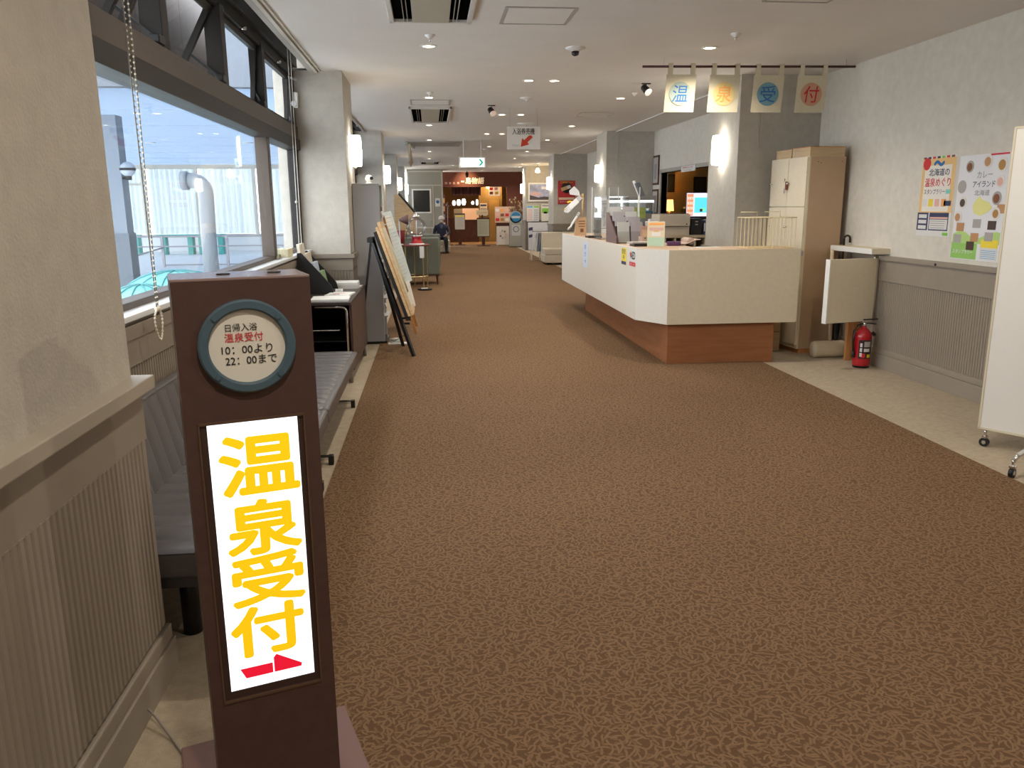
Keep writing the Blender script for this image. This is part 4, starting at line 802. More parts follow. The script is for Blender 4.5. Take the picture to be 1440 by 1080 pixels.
# towel rack
tr = thing('towel_rack', (2.25, 10.0, TZ), 'clear acrylic rack with hanging towels on the counter', 'towel rack')
MB().box(2.08, 2.09, 9.82, 10.25, TZ, 1.60).build('side_sheet', acry, tr); MB().box(2.42, 2.43, 9.82, 10.25, TZ, 1.60).build('side_sheet', acry, tr); MB().box(2.08, 2.43, 9.82, 10.25, TZ, TZ + .01).build('base', acry, tr); MB().box(2.08, 2.43, 9.82, 10.25, 1.595, 1.605).build('top_sheet', acry, tr)
for k in range(3): MB().cyl((2.09, 9.95, 1.22 + k * .15), (2.20, 9.95, 1.22 + k * .15), .007, n=8).build('peg_arm', greyp, tr)
for k, (x, m_, z0, z1) in enumerate(((2.13, mat('towel_pale', (.66, .70, .76), .9), 1.24, 1.48), (2.17, white, 1.20, 1.57), (2.24, white, 1.14, 1.46), (2.28, mat('towel_lightblue', (.45, .58, .64), .9), 1.18, 1.47), (2.315, mat('towel_teal', (.05, .13, .17), .9), 1.18, 1.47), (2.345, white, 1.17, 1.45), (2.375, mat('towel_brown', (.12, .05, .045), .9), 1.22, 1.46))):
    MB().grid(lambda i, j: (x + .014 * math.sin(j * 9 + k) + i * .026, 9.93 + .02 * math.cos(j * 9 + k), z0 + (z1 - z0) * j), 1, 8).build('towel', m_, tr)
MB().cyl((2.2, 9.93, 1.475), (2.42, 9.93, 1.475), .006, n=8).build('towel_rail', chrome, tr)
# acrylic screens
for i, (x0, x1, y, z1, lab) in enumerate(((2.13, 2.48, 10.62, 1.735, 'far clear acrylic screen standing on the counter'), (2.06, 2.42, 9.28, 1.70, 'near clear acrylic screen behind the leaflet stand'))):
    t = thing('acrylic_screen', ((x0 + x1) / 2, y, TZ), lab, 'screen', 'clear acrylic screens'); MB().box(x0, x1, y, y + .006, TZ, z1).build('sheet', acry, t)
    for xx in (x0, x1): MB().box(xx - .004, xx + .004, y - .002, y + .008, TZ, z1).build('edge_strip', mat('acrylic_edge', (.8, .82, .82), .3), t)
    for xx in (x0 + .04, x1 - .04): MB().box(xx - .01, xx + .01, y - .08, y + .08, TZ, TZ + .012).build('foot', acry, t)
# leaflet stand
ls = thing('leaflet_stand', (2.2, 8.95, TZ), 'stepped brown leaflet stand full of grey pamphlets on the counter', 'leaflet stand')
br_ = mat('stand_mauve', (.17, .105, .10), .4)
for k in range(4):
    y = 8.72 + k * .13; z = TZ + k * .055
    B(2.03, 2.34, y, y + .012, TZ, z + .13).build('pocket_front', br_ if k else acry, ls)
    for q in range(2): MB().prism([(2.05 + q * .15, y + .02, z + .01), (2.18 + q * .15, y + .02, z + .01), (2.18 + q * .15, y + .07, z + .23), (2.05 + q * .15, y + .07, z + .23)], (0, .018, 0)).build('pamphlet', mat('pamphlet_grey', (.55, .52, .55), .6) if (k + q) % 3 else paper, ls)
for x in (2.02, 2.335): MB().prism([(x, 8.7, TZ), (x, 9.22, TZ), (x, 9.24, 1.42), (x, 9.16, 1.42), (x, 8.7, 1.15)], (.012, 0, 0)).build('side_panel', br_, ls)
wc = thing('wooden_card_holder', (2.36, 8.62, TZ), 'small wooden block holder with orange cards on the counter', 'card holder'); B(2.27, 2.42, 8.55, 8.72, TZ, 1.17).build('block', mat('block_wood', (.45, .33, .26), .6), wc, .004); MB().cyl((2.30, 8.549, 1.15), (2.30, 8.545, 1.15), .007).build('hole', black, wc)
for k in range(4): MB().prism([(2.28, 8.57 + k * .03, 1.17), (2.41, 8.57 + k * .03, 1.17), (2.41, 8.585 + k * .03, 1.215 + k * .02), (2.28, 8.585 + k * .03, 1.215 + k * .02)], (0, .006, 0)).build('card', pinkp if k % 2 else mat('card_tan', (.6, .42, .25), .7), wc)
nb = thing('notebook_stack', (2.2, 8.36, TZ), 'stack of pale notebooks beside the coin tray', 'notebooks', rotz=.15)
for k in range(3): B(-.12, .12, -.08, .08, k * .012, k * .012 + .011).build('notebook', [paper, mat('nb_tan', (.5, .4, .3), .6), mat('nb_grey', (.5, .48, .46), .6)][k], nb)
cs = thing('menu_card', (2.28, 7.93, TZ), 'slanted green and orange menu card standing on the counter', 'card'); dv = Vector((0.06, .22, 1)).normalized(); cc = Vector((2.245, 7.93, 1.215)); nn_ = Vector((1, 0, 0)).cross(dv)
co = MB().obox(cc, (1, -.2, 0), dv, nn_, .085, .125, .003).build('card', mat('card_cream', (.66, .58, .42), .6), cs)
nn_ = -nn_ if nn_.y > 0 else nn_; uu = Vector((1, -.2, 0)).normalized()
for m_, o_, a, b_ in ((mat('card_green', (.42, .58, .45), .6), -.075, .165, .085), (orgp, .10, .15, .02), (mat('card_rose', (.62, .40, .36), .6), .05, .14, .03), (paper, .0, .09, .04), (mat('card_orange', (.7, .45, .2), .6), .03, .05, .02)): MB().obox(cc + dv * o_ + nn_ * .0045, uu, dv, nn_, a / 2, b_ / 2, .0008).build('print_block', m_, co)
mg = thing('rolled_magazine', (2.62, 8.3, TZ), 'curled magazine with a purple spine lying on the counter', 'magazine'); MB().grid(lambda i, j: (2.45 + i * .34, 8.15 + j * .3, TZ + .004 + .012 * math.sin(i * 3) + (.07 * max(0, i - .55) / .45) ** 1 * (1 if i < .9 else .8)), 12, 2).build('pages', mat('magazine_page', (.5, .38, .32), .5), mg); MB().box(2.42, 2.56, 8.10, 8.16, TZ, TZ + .045).build('spine', mat('mag_purple', (.10, .04, .12), .4), mg, .012); MB().tube([(2.70, 8.2, TZ + .04), (2.70, 8.45, TZ + .04)], .035, 12).build('roll', mat('magazine_page', (.5, .38, .32)), mg)
for i, (x, y, a, b_, r_, lab) in enumerate(((2.42, 7.5, .13, .05, -.2, 'narrow white slip at the counter corner'), (2.52, 7.68, .2, .1, .3, 'loose paper sheet behind the counter corner'), (2.72, 7.75, .22, .14, .05, 'printed price sheet flat on the near counter arm'))):
    t = thing('paper_sheet', (x, y, TZ), lab, 'paper', rotz=r_); B(-a / 2, a / 2, -b_ / 2, b_ / 2, 0, .002).build('sheet', paper, t)
    for k in range(3): B(-a * .4, a * .3, -b_ * .3 + k * b_ * .25, -b_ * .3 + k * b_ * .25 + .006, .002, .0025).build('text_line', greyt, t)
wp = thing('white_dispenser', (2.42, 9.0, TZ), 'white tapered dispenser behind the leaflet stand', 'dispenser'); MB().hexa([(2.44, 8.95, TZ), (2.50, 8.95, TZ), (2.50, 9.05, TZ), (2.44, 9.05, TZ), (2.43, 8.94, 1.32), (2.56, 8.94, 1.32), (2.56, 9.06, 1.32), (2.43, 9.06, 1.32)]).build('body', white, wp, .01); MB().box(2.46, 2.53, 8.96, 9.04, 1.32, 1.345).build('lid', mat('pale_grey', (.6, .6, .62)), wp, .005)
ph = thing('angled_display', (2.47, 9.6, TZ), 'small tilted card terminal display on a stand behind the screens', 'display'); MB().cyl((2.5, 9.62, TZ), (2.5, 9.62, 1.62), .012).build('pole', white, ph); MB().cyl((2.5, 9.62, TZ), (2.5, 9.62, TZ + .015), .06).build('base', white, ph); d_ = Vector((-.35, .2, .9)).normalized(); MB().obox((2.5, 9.6, 1.68), (.6, .7, .1), d_, (.7, -.7, .3), .05, .085, .012).build('screen', mat('display_dark', (.10, .11, .14), .3), ph); MB().obox((2.46, 9.6, 1.70), (.6, .7, .1), d_, (.7, -.7, .3), .008, .09, .015).build('bezel', white, ph)
# wire baskets
wire = mat('wire_cream', (.66, .56, .36), .4)
for i, (x0, x1, y0, y1, lab) in enumerate(((3.0, 3.225, 7.42, 7.72, 'cream wire basket on the counter, nearer the pillar'), (3.235, 3.45, 7.40, 7.70, 'cream wire basket at the right end of the counter'))):
    t = thing('wire_basket', ((x0 + x1) / 2, 7.55, TZ), lab, 'wire basket', 'cream wire baskets on the counter'); m = MB()
    for y in (y0, y1):
        for k in range(7): xx = x0 + k * (x1 - x0) / 6; MB().cyl((xx, y, TZ), (xx, y, 1.375), .0026, n=6).build('upright_wire', wire, t)
    for x in (x0, x1):
        for k in range(1, 3): yy = y0 + k * (y1 - y0) / 3; MB().cyl((x, yy, TZ), (x, yy, 1.375), .0026, n=6).build('upright_wire', wire, t)
    MB().tube([(x0, y0, 1.375), (x1, y0, 1.375), (x1, y1, 1.375), (x0, y1, 1.375), (x0, y0, 1.375)], .005, 6).build('rim', wire, t); MB().tube([(x0 + .03, y1, 1.375), (x0 + .03, y1, 1.425), (x1 - .03, y1, 1.425), (x1 - .03, y1, 1.375)], .005, 6).build('handle', wire, t)
    B(x0, x1, y0, y1, TZ, TZ + .006).build('base', mat('basket_base', (.6, .48, .26), .5), t)

# --- staff side
sh = thing('pigeonhole_shelf', (3.6, 11.3, 0), 'low beige shelf unit with pigeonholes behind the counter', 'shelf')
bgm = mat('shelf_beige', (.42, .35, .25), .5)
B(2.95, 4.12, 11.0, 11.65, 1.05, 1.085).build('top', bgm, sh); B(2.95, 4.12, 11.62, 11.65, 0, 1.05).build('back_panel', bgm, sh); B(2.95, 4.12, 11.0, 11.62, .88, .91).build('shelf_board', bgm, sh); B(2.95, 4.12, 11.05, 11.62, 0, .88).build('carcass', bgm, sh)
for k in range(9): x = 2.95 + k * .1437; B(x, x + .02, 11.0, 11.62, .91, 1.05).build('divider', bgm, sh)
pr = thing('printer', (3.4, 11.3, 1.085), 'beige laser printer on the pigeonhole shelf', 'printer'); pbm = mat('printer_beige', (.46, .41, .34), .5)
B(3.18, 3.62, 11.1, 11.5, 1.085, 1.20).build('paper_tray', pbm, pr, .006); B(3.18, 3.62, 11.08, 11.5, 1.205, 1.37).build('body', pbm, pr, .008); B(3.2, 3.6, 11.1, 11.48, 1.37, 1.38).build('lid', mat('printer_dark', (.12, .11, .10), .5), pr); MB().cyl((3.57, 11.08, 1.235), (3.57, 11.073, 1.235), .01).build('button', black, pr)
pc = thing('computer_tower', (3.72, 11.3, 1.085), 'black computer tower beside the printer', 'computer'); B(3.64, 3.79, 11.1, 11.38, 1.085, 1.31).build('case', black, pc, .004)
for k in range(2): B(3.70, 3.74, 11.096, 11.1, 1.22 + k * .04, 1.235 + k * .04).build('badge', greyt, pc)
mo = thing('computer_monitor', (3.92, 11.45, 1.085), 'computer monitor showing a bright blue and orange window', 'monitor'); B(3.67, 4.14, 11.44, 11.47, 1.32, 1.67).build('bezel', mat('bezel_dark', (.03, .02, .03), .4), mo, .004); MB().box(3.88, 3.93, 11.47, 11.5, 1.1, 1.4).box(3.80, 4.02, 11.40, 11.56, 1.085, 1.10).build('stand', black, mo)
def scr(n, c, x0, x1, z0, z1, y, e=.5): return B(x0, x1, y, y + .001, z0, z1).build(n, mat('screen_' + n, c, .4, emit=e), mo)
scr('desktop', (.75, .72, .88), 3.675, 4.135, 1.335, 1.662, 11.4385); scr('side_menu', (.9, .25, .12), 3.68, 3.77, 1.345, 1.65, 11.437); scr('app_window', (.10, .62, .82), 3.79, 4.10, 1.385, 1.60, 11.437); scr('dialog', (.2, .75, .3), 3.87, 3.95, 1.41, 1.45, 11.436); scr('status_bar', (.8, .8, .85), 3.79, 4.13, 1.345, 1.38, 11.436); scr('dark_block', (.02, .02, .03), 3.87, 3.91, 1.40, 1.44, 11.435)
for k in range(12): B(3.69 + (k % 3) * .027, 3.708 + (k % 3) * .027, 11.4355, 11.4365, 1.36 + (k // 3) * .07, 1.40 + (k // 3) * .07).build('menu_icon', mat('screen_icon', (.95, .6, .5), .4, emit=.5), mo)
for i, (x, w__, h_, m_) in enumerate(((3.83, .03, .2, navyp), (3.865, .035, .19, paper), (3.905, .03, .21, greyt), (3.94, .04, .18, mat('binder_white', (.6, .6, .62), .5)), (3.985, .03, .2, black), (4.02, .04, .2, bluep), (4.065, .035, .19, mat('binder_violet', (.2, .16, .35), .5)))):
    t = thing('binder', (x, 11.2, 1.085), 'file binder on the shelf below the monitor, %s from the left' % nth[i], 'binder', 'binders below the monitor'); B(x, x + w__, 11.12, 11.35, 1.085, 1.085 + h_).build('cover', m_, t, .003); B(x + .006, x + w__ - .006, 11.118, 11.121, 1.13, 1.085 + h_ - .04).build('spine_label', paper, t)
sc_ = thing('glass_showcase', (3.5, 14.3, 0), 'lit glass showcase with white cups behind the counter', 'showcase')
B(3.08, 3.92, 14.0, 14.6, 0, 1.08).build('base_cabinet', creamw, sc_); B(3.06, 3.94, 13.98, 14.62, 1.58, 1.66).build('top_cover', mat('showcase_top', (.5, .5, .48), .4), sc_, .005); B(3.10, 3.90, 14.0, 14.03, 1.545, 1.58).build('light_tube', mat('tube_lit', (.95, 1, 1), .3, emit=3.), sc_)
B(3.08, 3.92, 14.59, 14.6, 1.08, 1.58).build('back_panel', white, sc_); B(3.08, 3.92, 14.0, 14.006, 1.08, 1.545).build('front_pane', acry, sc_); B(3.10, 3.90, 14.03, 14.58, 1.37, 1.38).build('shelf', acry, sc_); B(3.10, 3.90, 14.03, 14.06, 1.36, 1.395).build('shelf_strip', sky_p, sc_)
for x in (3.08, 3.90): B(x, x + .02, 14.0, 14.02, 1.08, 1.58).build('corner_post', white, sc_)
for k in range(8):
    t = thing('white_cup', (3.17 + k * .095, 14.15, 1.38), '%s white cup from the left on the lit showcase shelf' % nth[k], 'cup', 'white cups in the showcase'); MB().lathe([(0, 0), (.025, 0), (.038, .06), (.034, .06), (.022, .006), (0, .006)], (3.17 + k * .095, 14.15, 1.38), 14).build('cup', white, t)
pc_ = thing('price_card', (3.62, 13.97, 1.3), 'yellow-green price card on the showcase glass', 'card'); B(3.52, 3.76, 13.985, 13.995, 1.27, 1.46).build('card', mat('price_green', (.62, .72, .2), .6), pc_); text('予約受付', grnp, pc_, (3.64, 13.983, 1.37), U, V, .18, .05)
# wall pictures and office things
for i, (z0, z1) in enumerate(((1.86, 2.38), (1.33, 1.78))):
    t = thing('framed_picture', (XR, 14.8, z0), ['upper dark-framed picture beside the office doorway', 'lower dark-framed notice beside the office doorway'][i], 'picture', 'framed pictures by the doorway')
    B(XR - .022, XR - .001, 14.60, 14.97, z0, z1).build('frame', woodd, t); B(XR - .024, XR - .021, 14.635, 14.935, z0 + .035, z1 - .035).build('print', mat('print_grey', (.5, .48, .46), .5), t); B(XR - .0255, XR - .0235, 14.70, 14.87, z0 + .1, z1 - .15).build('figure', greyt, t)
dp = thing('door_plate', (XR, 12.85, 2.05), 'small white plate above the office doorway', 'plate'); B(XR - .035, XR - .02, 12.5, 13.2, 2.02, 2.11).build('plate', paper, dp); text('関係者以外立入禁止', redp, dp, (XR - .0365, 12.85, 2.085), u_, v_, .55, .03); text('STAFF ONLY', greyt, dp, (XR - .0365, 12.85, 2.042), u_, v_, .45, .025)
for i, (x0, x1, z0, z1, lab) in enumerate(((4.76, 4.96, 1.75, 2.10, 'dark picture on the office wall above the lamp'), (5.36, 5.62, 1.62, 2.05, 'dark portrait on the office wall above the monitor'))):
    t = thing('office_picture', ((x0 + x1) / 2, 16.28, z0), lab, 'picture'); B(x0, x1, 16.27, 16.3, z0, z1).build('frame', black, t); B(x0 + .03, x1 - .03, 16.262, 16.271, z0 + .03, z1 - .03).build('print', mat('dark_print', (.03, .035, .04), .4), t)
lm = thing('table_lamp', (4.78, 15.9, 1.05), 'glowing yellow table lamp in the office', 'lamp'); MB().lathe([(.085, 1.38), (.065, 1.60)], (4.76, 15.9, 0), 24).build('shade', mat('lamp_shade_lit', (1, .62, .18), .6, emit=1.1), lm); MB().lathe([(.05, 1.25), (.05, 1.265), (.015, 1.28), (.03, 1.33), (.012, 1.38)], (4.76, 15.9, 0), 16).build('base', black, lm)
l_ = bpy.data.lights.new('lamp_bulb', 'POINT'); l_.energy = 9; l_.color = (1, .68, .3); l_.shadow_soft_size = .05; lo = bpy.data.objects.new('lamp_bulb', l_); COL.objects.link(lo); lo.parent = lm; lo.location = Vector((4.76, 15.9, 1.5)) - ORG[lm]
od = thing('office_desk', (5.2, 15.8, 0), 'dark office sideboard under the lamp', 'sideboard'); B(4.55, 6.2, 15.6, 16.2, 0.1, 1.24).build('body', woodd, od); B(4.52, 6.23, 15.58, 16.22, 1.24, 1.26).build('top', woodd, od)
for x in (4.6, 6.1): B(x, x + .06, 15.65, 15.71, 0, .1).build('foot', black, od)
ob = thing('office_speaker', (5.1, 15.8, 1.26), 'dark box with a white top beside the office lamp', 'box'); B(5.0, 5.22, 15.7, 15.9, 1.26, 1.42).build('body', black, ob, .005); B(5.03, 5.14, 15.72, 15.88, 1.42, 1.46).build('lid', white, ob, .005)

# --- tall cabinet, boxes
cb = thing('tall_cabinet', (3.69, 7.72, 0), 'tall peach laminate cabinet with cream doors beside the pillar', 'cabinet', rotz=math.radians(7))
B(0.018, .405, 0, .66, .05, 1.95).build('body', peach, cb, .002); B(.03, .395, .01, .65, 0, .05).build('plinth', woodo, cb)
B(.0, .019, -.0, .66, .05, 1.95).build('front_edge', cream, cb)
for k, (y0, y1) in enumerate(((.005, .328), (.332, .655))):
    d_ = B(-.018, 0, y0, y1, 1.475, 1.945).build('upper_door', cream, cb, .002); d2_ = B(-.018, 0, y0, y1, .09, 1.465).build('lower_door', cream, cb, .002)
    yk = y1 - .025 if k == 0 else y1 - .03
    MB().lathe([(0, 0), (.006, 0), (.006, .012), (.014, .018), (.013, .028), (0, .03)], (-.018, yk, 1.70), 14, Matrix.Rotation(-math.pi / 2, 3, 'Y')).build('knob', chrome, d_); MB().lathe([(0, 0), (.006, 0), (.006, .012), (.014, .018), (.013, .028), (0, .03)], (-.018, yk, 1.27), 14, Matrix.Rotation(-math.pi / 2, 3, 'Y')).build('knob', chrome, d2_)
for x, z in ((.10, 1.90), (.36, 1.905), (.13, 1.89)): MB().cyl((x, 0, z), (x, -.003, z), .005, n=8).build('screw_hole', brnp, cb)
kt = thing('key_tag', (3.60, 8.05, 1.66), 'red-brown key tag hanging on the cabinet door', 'key tag'); MB().obox((3.615, 8.04, 1.68), (.12, .99, 0), (0, 0, 1), (1, -.12, 0), .025, .04, .004).build('tag', mat('tag_brown', (.20, .05, .03), .4), kt, .003); MB().tube([(3.61, 8.04, 1.715), (3.605, 8.06, 1.75), (3.61, 8.08, 1.715)], .003, 6).build('ring', chrome, kt); MB().obox((3.605, 8.06, 1.63), (.12, .99, 0), (0, 0, 1), (1, -.12, 0), .01, .025, .002).build('key', steel, kt)
for i, (y0, y1, x1, h_, lab) in enumerate(((.01, .32, .39, .088, 'flat wooden storage box at the front right on the tall cabinet'), (.335, .62, .33, .078, 'flat wooden storage box behind it on the tall cabinet'))):
    t = thing('storage_box', (3.69, 7.72, 1.95), lab, 'box', 'boxes on the cabinet', rotz=math.radians(7)); B(.01, x1, y0, y1, 0, h_).build('body', boxw, t); B(.005, x1 + .005, y0 - .004, y1 + .004, h_, h_ + .008).build('lid', woodo if i == 0 else boxw, t)
wb = thing('wooden_crate', (3.55, 8.0, 0), 'low yellow wooden box between the counter and the cabinet', 'crate')
for k in range(2): B(3.47, 3.60, 7.92, 8.12, .0 + k * .20, .195 + k * .20).build('plank', boxw, wb, .003)
# --- swing gate and ledge at the wall
gt = thing('swing_gate', (4.1, 7.1, .42), 'cream swing gate panel with a white edge hinged at the right wall', 'gate')
P0, P1 = Vector((3.575, 6.95, 0)), Vector((4.09, 7.08, 0)); gd = (P1 - P0).normalized(); gn = Vector((-gd.y, gd.x, 0)); gl_ = (P1 - P0).length
MB().obox((P0 + P1) / 2 + Vector((0, 0, .715)), gd, (0, 0, 1), gn, gl_ / 2, .29, .024).build('panel', cream, gt); MB().obox(P0 + gd * -.004 + Vector((0, 0, .715)), gd, (0, 0, 1), gn, .006, .292, .027).build('edge_strip', white, gt)
MB().cyl((4.105, 7.08, .42), (4.105, 7.08, 1.03), .018).build('hinge_post', mat('post_cream', (.5, .46, .38), .4), gt); MB().cyl((4.08, 7.07, .98), (4.08, 7.07, 1.03), .012).build('hinge_pin', chrome, gt)
lg = thing('wall_ledge', (4.08, 7.4, 1.035), 'cream folding ledge fixed to the right wall above the gate', 'ledge'); B(3.99, XR - .001, 6.97, 7.74, 1.045, 1.095).build('slab', cream, lg, .003); B(3.984, 3.991, 6.97, 7.74, 1.047, 1.093).build('edge_strip', white, lg); B(4.06, 4.105, 7.55, 7.6, .90, 1.045).build('bracket', steel, lg)
# --- extinguisher, mallet, umbrella, board
fe = thing('fire_extinguisher', (4.0, 7.05, 0), 'red fire extinguisher on the floor below the swing gate', 'fire extinguisher')
ex_, ey_ = 3.985, 6.99
MB().lathe([(0, .0), (.072, .0), (.075, .02), (.075, .05)], (ex_, ey_, 0), 28).build('base_ring', black, fe); MB().lathe([(.076, .02), (.078, .04), (.078, .29), (.070, .325), (.045, .355), (.025, .37), (.022, .39), (0, .39)], (ex_, ey_, 0), 32).build('cylinder', red, fe)
def lab_arc(n, m, z0, z1, a0, a1, r=.0788): return MB().grid(lambda i, j: (ex_ + r * math.sin(a0 + (a1 - a0) * i), ey_ - r * math.cos(a0 + (a1 - a0) * i), z0 + (z1 - z0) * j), 10, 1).build(n, m, fe)
lab_arc('label', mat('label_black', (.03, .015, .02), .4), .09, .265, -.9, .9); lab_arc('label_panel', mat('label_silver', (.45, .42, .42), .4), .20, .25, -.3, .5, .0794); lab_arc('label_panel', paper, .155, .185, -.3, .4, .0794); lab_arc('label_panel', yelp, .10, .13, .1, .6, .0794); lab_arc('label_panel', redp, .10, .14, -.6, -.1, .0794)
for k in range(3): lab_arc('pictogram', paper, .20 - k * .045, .235 - k * .045, -.75, -.5, .0794)
MB().cyl((ex_, ey_, .385), (ex_, ey_, .42), .022).build('valve', chrome, fe); MB().bar((ex_ - .01, ey_, .445), (ex_ + .12, ey_ - .01, .452), .014, .012).build('lever', blackm, fe); MB().bar((ex_ + .0, ey_, .418), (ex_ + .11, ey_ - .01, .405), .012, .01).build('grip', blackm, fe)
MB().tube([(ex_ - .02, ey_ - .01, .41), (ex_ - .07, ey_ - .02, .40), (ex_ - .10, ey_ - .02, .35), (ex_ - .105, ey_ - .02, .25), (ex_ - .095, ey_ - .02, .15)], .010, 8).build('hose', black, fe); MB().cyl((ex_ - .095, ey_ - .02, .16), (ex_ - .092, ey_ - .02, .10), .012, .016).build('nozzle', black, fe)
MB().cyl((ex_ + .075, ey_ - .02, .33), (ex_ + .095, ey_ - .03, .30), .015).build('gauge', blackm, fe)
ml = thing('wooden_mallet', (3.93, 7.5, 0), 'pale wooden rice mallet standing on its head behind the gate', 'mallet'); MB().lathe([(0, -.165), (.076, -.165), (.083, -.14), (.083, .14), (.076, .165), (0, .165)], (3.92, 7.50, .083), 28, Matrix.Rotation(math.pi / 2, 3, 'Y')).build('head', mat('mallet_wood', (.60, .50, .34), .6, noise=.04, nscale=6), ml); MB().cyl((3.93, 7.5, .15), (3.89, 7.52, 1.06), .016, n=12).build('handle', mat('mallet_wood', (.6, .5, .34)), ml)
um = thing('umbrella', (4.06, 7.62, 0), 'black folded umbrella hooked behind the ledge', 'umbrella'); MB().lathe([(.008, .03), (.028, .25), (.036, .7), (.014, .84)], (4.08, 7.66, 0), 14).build('canopy', blackm, um); MB().cyl((4.08, 7.66, 0), (4.08, 7.66, 1.10), .006).build('shaft', black, um); MB().tube([(4.08, 7.66, 1.09)] + [(4.08 + .03 - .03 * math.cos(t), 7.66, 1.16 + .03 * math.sin(t)) for t in [i * math.pi / 8 for i in range(9)]] + [(4.14, 7.66, 1.12)], .010, 8).build('handle', black, um)
orb = thing('orange_board', (4.08, 7.35, 0), 'orange-brown wooden board leaning behind the extinguisher', 'board')
for k in range(2): B(4.00 + k * .058, 4.056 + k * .058, 7.30, 7.34, 0, .44).build('plank', woodo, orb)
# --- rolling partition at the right edge
rp = thing('rolling_partition', (3.6, 4.3, 0), 'white rolling partition panel on casters at the right edge', 'partition')
a_ = Vector((3.405, 4.53, 0)); bd = Vector((.55, -.835, 0)).normalized(); bn = Vector((-bd.y, bd.x, 0)) * -1
MB().obox(a_ + bd * .6 + Vector((0, 0, 1.02)), bd, (0, 0, 1), bn, .6, .90, .014).build('panel', mat('partition_white', (.74, .73, .69), .5), rp); 
for s_ in (0.004, 1.196): MB().obox(a_ + bd * s_ + Vector((0, 0, 1.02)), bd, (0, 0, 1), bn, .006, .905, .018).build('edge_trim', mat('trim_cream', (.62, .56, .42), .5), rp)
for z in (.118, 1.922): MB().obox(a_ + bd * .6 + Vector((0, 0, z)), bd, (0, 0, 1), bn, .6, .006, .018).build('edge_trim', mat('trim_cream', (.62, .56, .42)), rp)
def caster(c, d, ax):
    c, d, ax = Vector(c), Vector(d), Vector(ax).normalized()
    w_ = MB().cyl(c - ax * .012 + Vector((0, 0, .028)), c + ax * .012 + Vector((0, 0, .028)), .028, n=20).build('caster_wheel', black, rp); MB().cyl(c - ax * .014 + Vector((0, 0, .028)), c + ax * .014 + Vector((0, 0, .028)), .012, n=14).build('hub', chrome, w_)
    MB().obox(c + Vector((0, 0, .062)), ax, (0, 0, 1), ax.cross(Vector((0, 0, 1))), .016, .006, .014).cyl(c + Vector((0, 0, .06)), c + Vector((0, 0, .115)), .008).build('caster_fork', chrome, rp)
caster((3.43, 4.50, 0), bd, bd.cross(Vector((0, 0, 1)))); caster((3.185, 3.93, 0), bd, bd); caster((4.0, 3.66, 0), bd, bd.cross(Vector((0, 0, 1))))
ft0 = Vector((3.185, 3.93, .095)); MB().tube([ft0, ft0 + Vector((.03, .01, .03)), ft0 + Vector((.15, .09, .035)), Vector((3.66, 4.14, .12))], .013, 8).build('foot_arm', chrome, rp)

# ================================================================ POSTERS ON THE RIGHT WALL
WX = XR - .001
def pp_(t, n, m, y0, y1, z0, z1, lay=1): return B(WX - .0016 - lay * .0007, WX - .0010 - (lay - 1) * .0007, min(y0, y1), max(y0, y1), z0, z1).build(n, m, t)
def pt(t, s_, m, y, z, wd, ht=None, bold=0., lay=3): return text(s_, m, t, (WX - .0020 - lay * .0007, y, z), u_, v_, wd, ht, bold)
p1 = thing('poster', (XR, 6.38, 1.23), 'orange-edged stamp rally poster with red lettering on the right wall', 'poster')
B(WX - .0016, WX, 6.15, 6.60, 1.23, 1.875).build('sheet', paper, p1)
pp_(p1, 'orange_band', mat('poster_orange', (.80, .52, .22), .6), 6.155, 6.595, 1.42, 1.855); pp_(p1, 'white_centre', mat('poster_cream', (.80, .77, .70), .6), 6.20, 6.555, 1.43, 1.80, 2)
for k in range(7): pp_(p1, 'stripe', [brnp, navyp, redp, blkp, grnp, redp, brnp][k], 6.59 - k * .0615, 6.59 - k * .0615 - .04, 1.855, 1.872, 1)
MB().lathe([(0, .0008), (.05, .0008), (.05, 0)], (WX - .0034, 6.535, 1.815), 24, Matrix.Rotation(-math.pi / 2, 3, 'Y'), False).build('red_badge', redp, p1)
pt(p1, '〜', bluep, 6.37, 1.815, .13, .035, .05); pt(p1, '北海道の', navyp, 6.36, 1.745, .27, .058, .01); pt(p1, '温泉めぐり', redp, 6.37, 1.665, .34, .07, .01); pt(p1, 'スタンプラリー', navyp, 6.40, 1.59, .28, .04, .008)
pp_(p1, 'mint_badge', mat('poster_mint', (.25, .62, .52), .6), 6.19, 6.25, 1.57, 1.605, 3)
for k, m_ in enumerate((paper, yelp, pinkp, orgp)): pp_(p1, 'picture_block', m_, 6.55 - k * .085, 6.49 - k * .085, 1.47, 1.53, 3)
pp_(p1, 'navy_bar', navyp, 6.26, 6.17, 1.475, 1.515, 3)
pp_(p1, 'navy_panel', navyp, 6.60, 6.45, 1.275, 1.42); pp_(p1, 'navy_panel', navyp, 6.435, 6.18, 1.275, 1.42)
for k in range(3): pp_(p1, 'white_row', paper, 6.58, 6.47, 1.285 + k * .045, 1.315 + k * .045, 2)
pp_(p1, 'white_table', paper, 6.425, 6.19, 1.285, 1.365, 2); pp_(p1, 'red_bar', pinkp, 6.425, 6.19, 1.37, 1.385, 2); pp_(p1, 'green_logo', grnp, 6.24, 6.17, 1.238, 1.262, 2)
for k in range(4): pp_(p1, 'text_line', greyt, 6.41, 6.22, 1.295 + k * .018, 1.300 + k * .018, 3)
p2 = thing('poster', (XR, 5.83, 1.065), 'tall white curry poster with food pictures and a green foot on the right wall', 'poster')
B(WX - .0016, WX, 5.55, 6.11, 1.065, 1.855).build('sheet', mat('poster_white', (.76, .77, .80), .5), p2)
pp_(p2, 'red_tab', redp, 5.76, 5.56, 1.84, 1.853)
pp_(p2, 'green_foot', mat('poster_green', (.30, .58, .14), .6), 6.105, 5.80, 1.07, 1.20); 
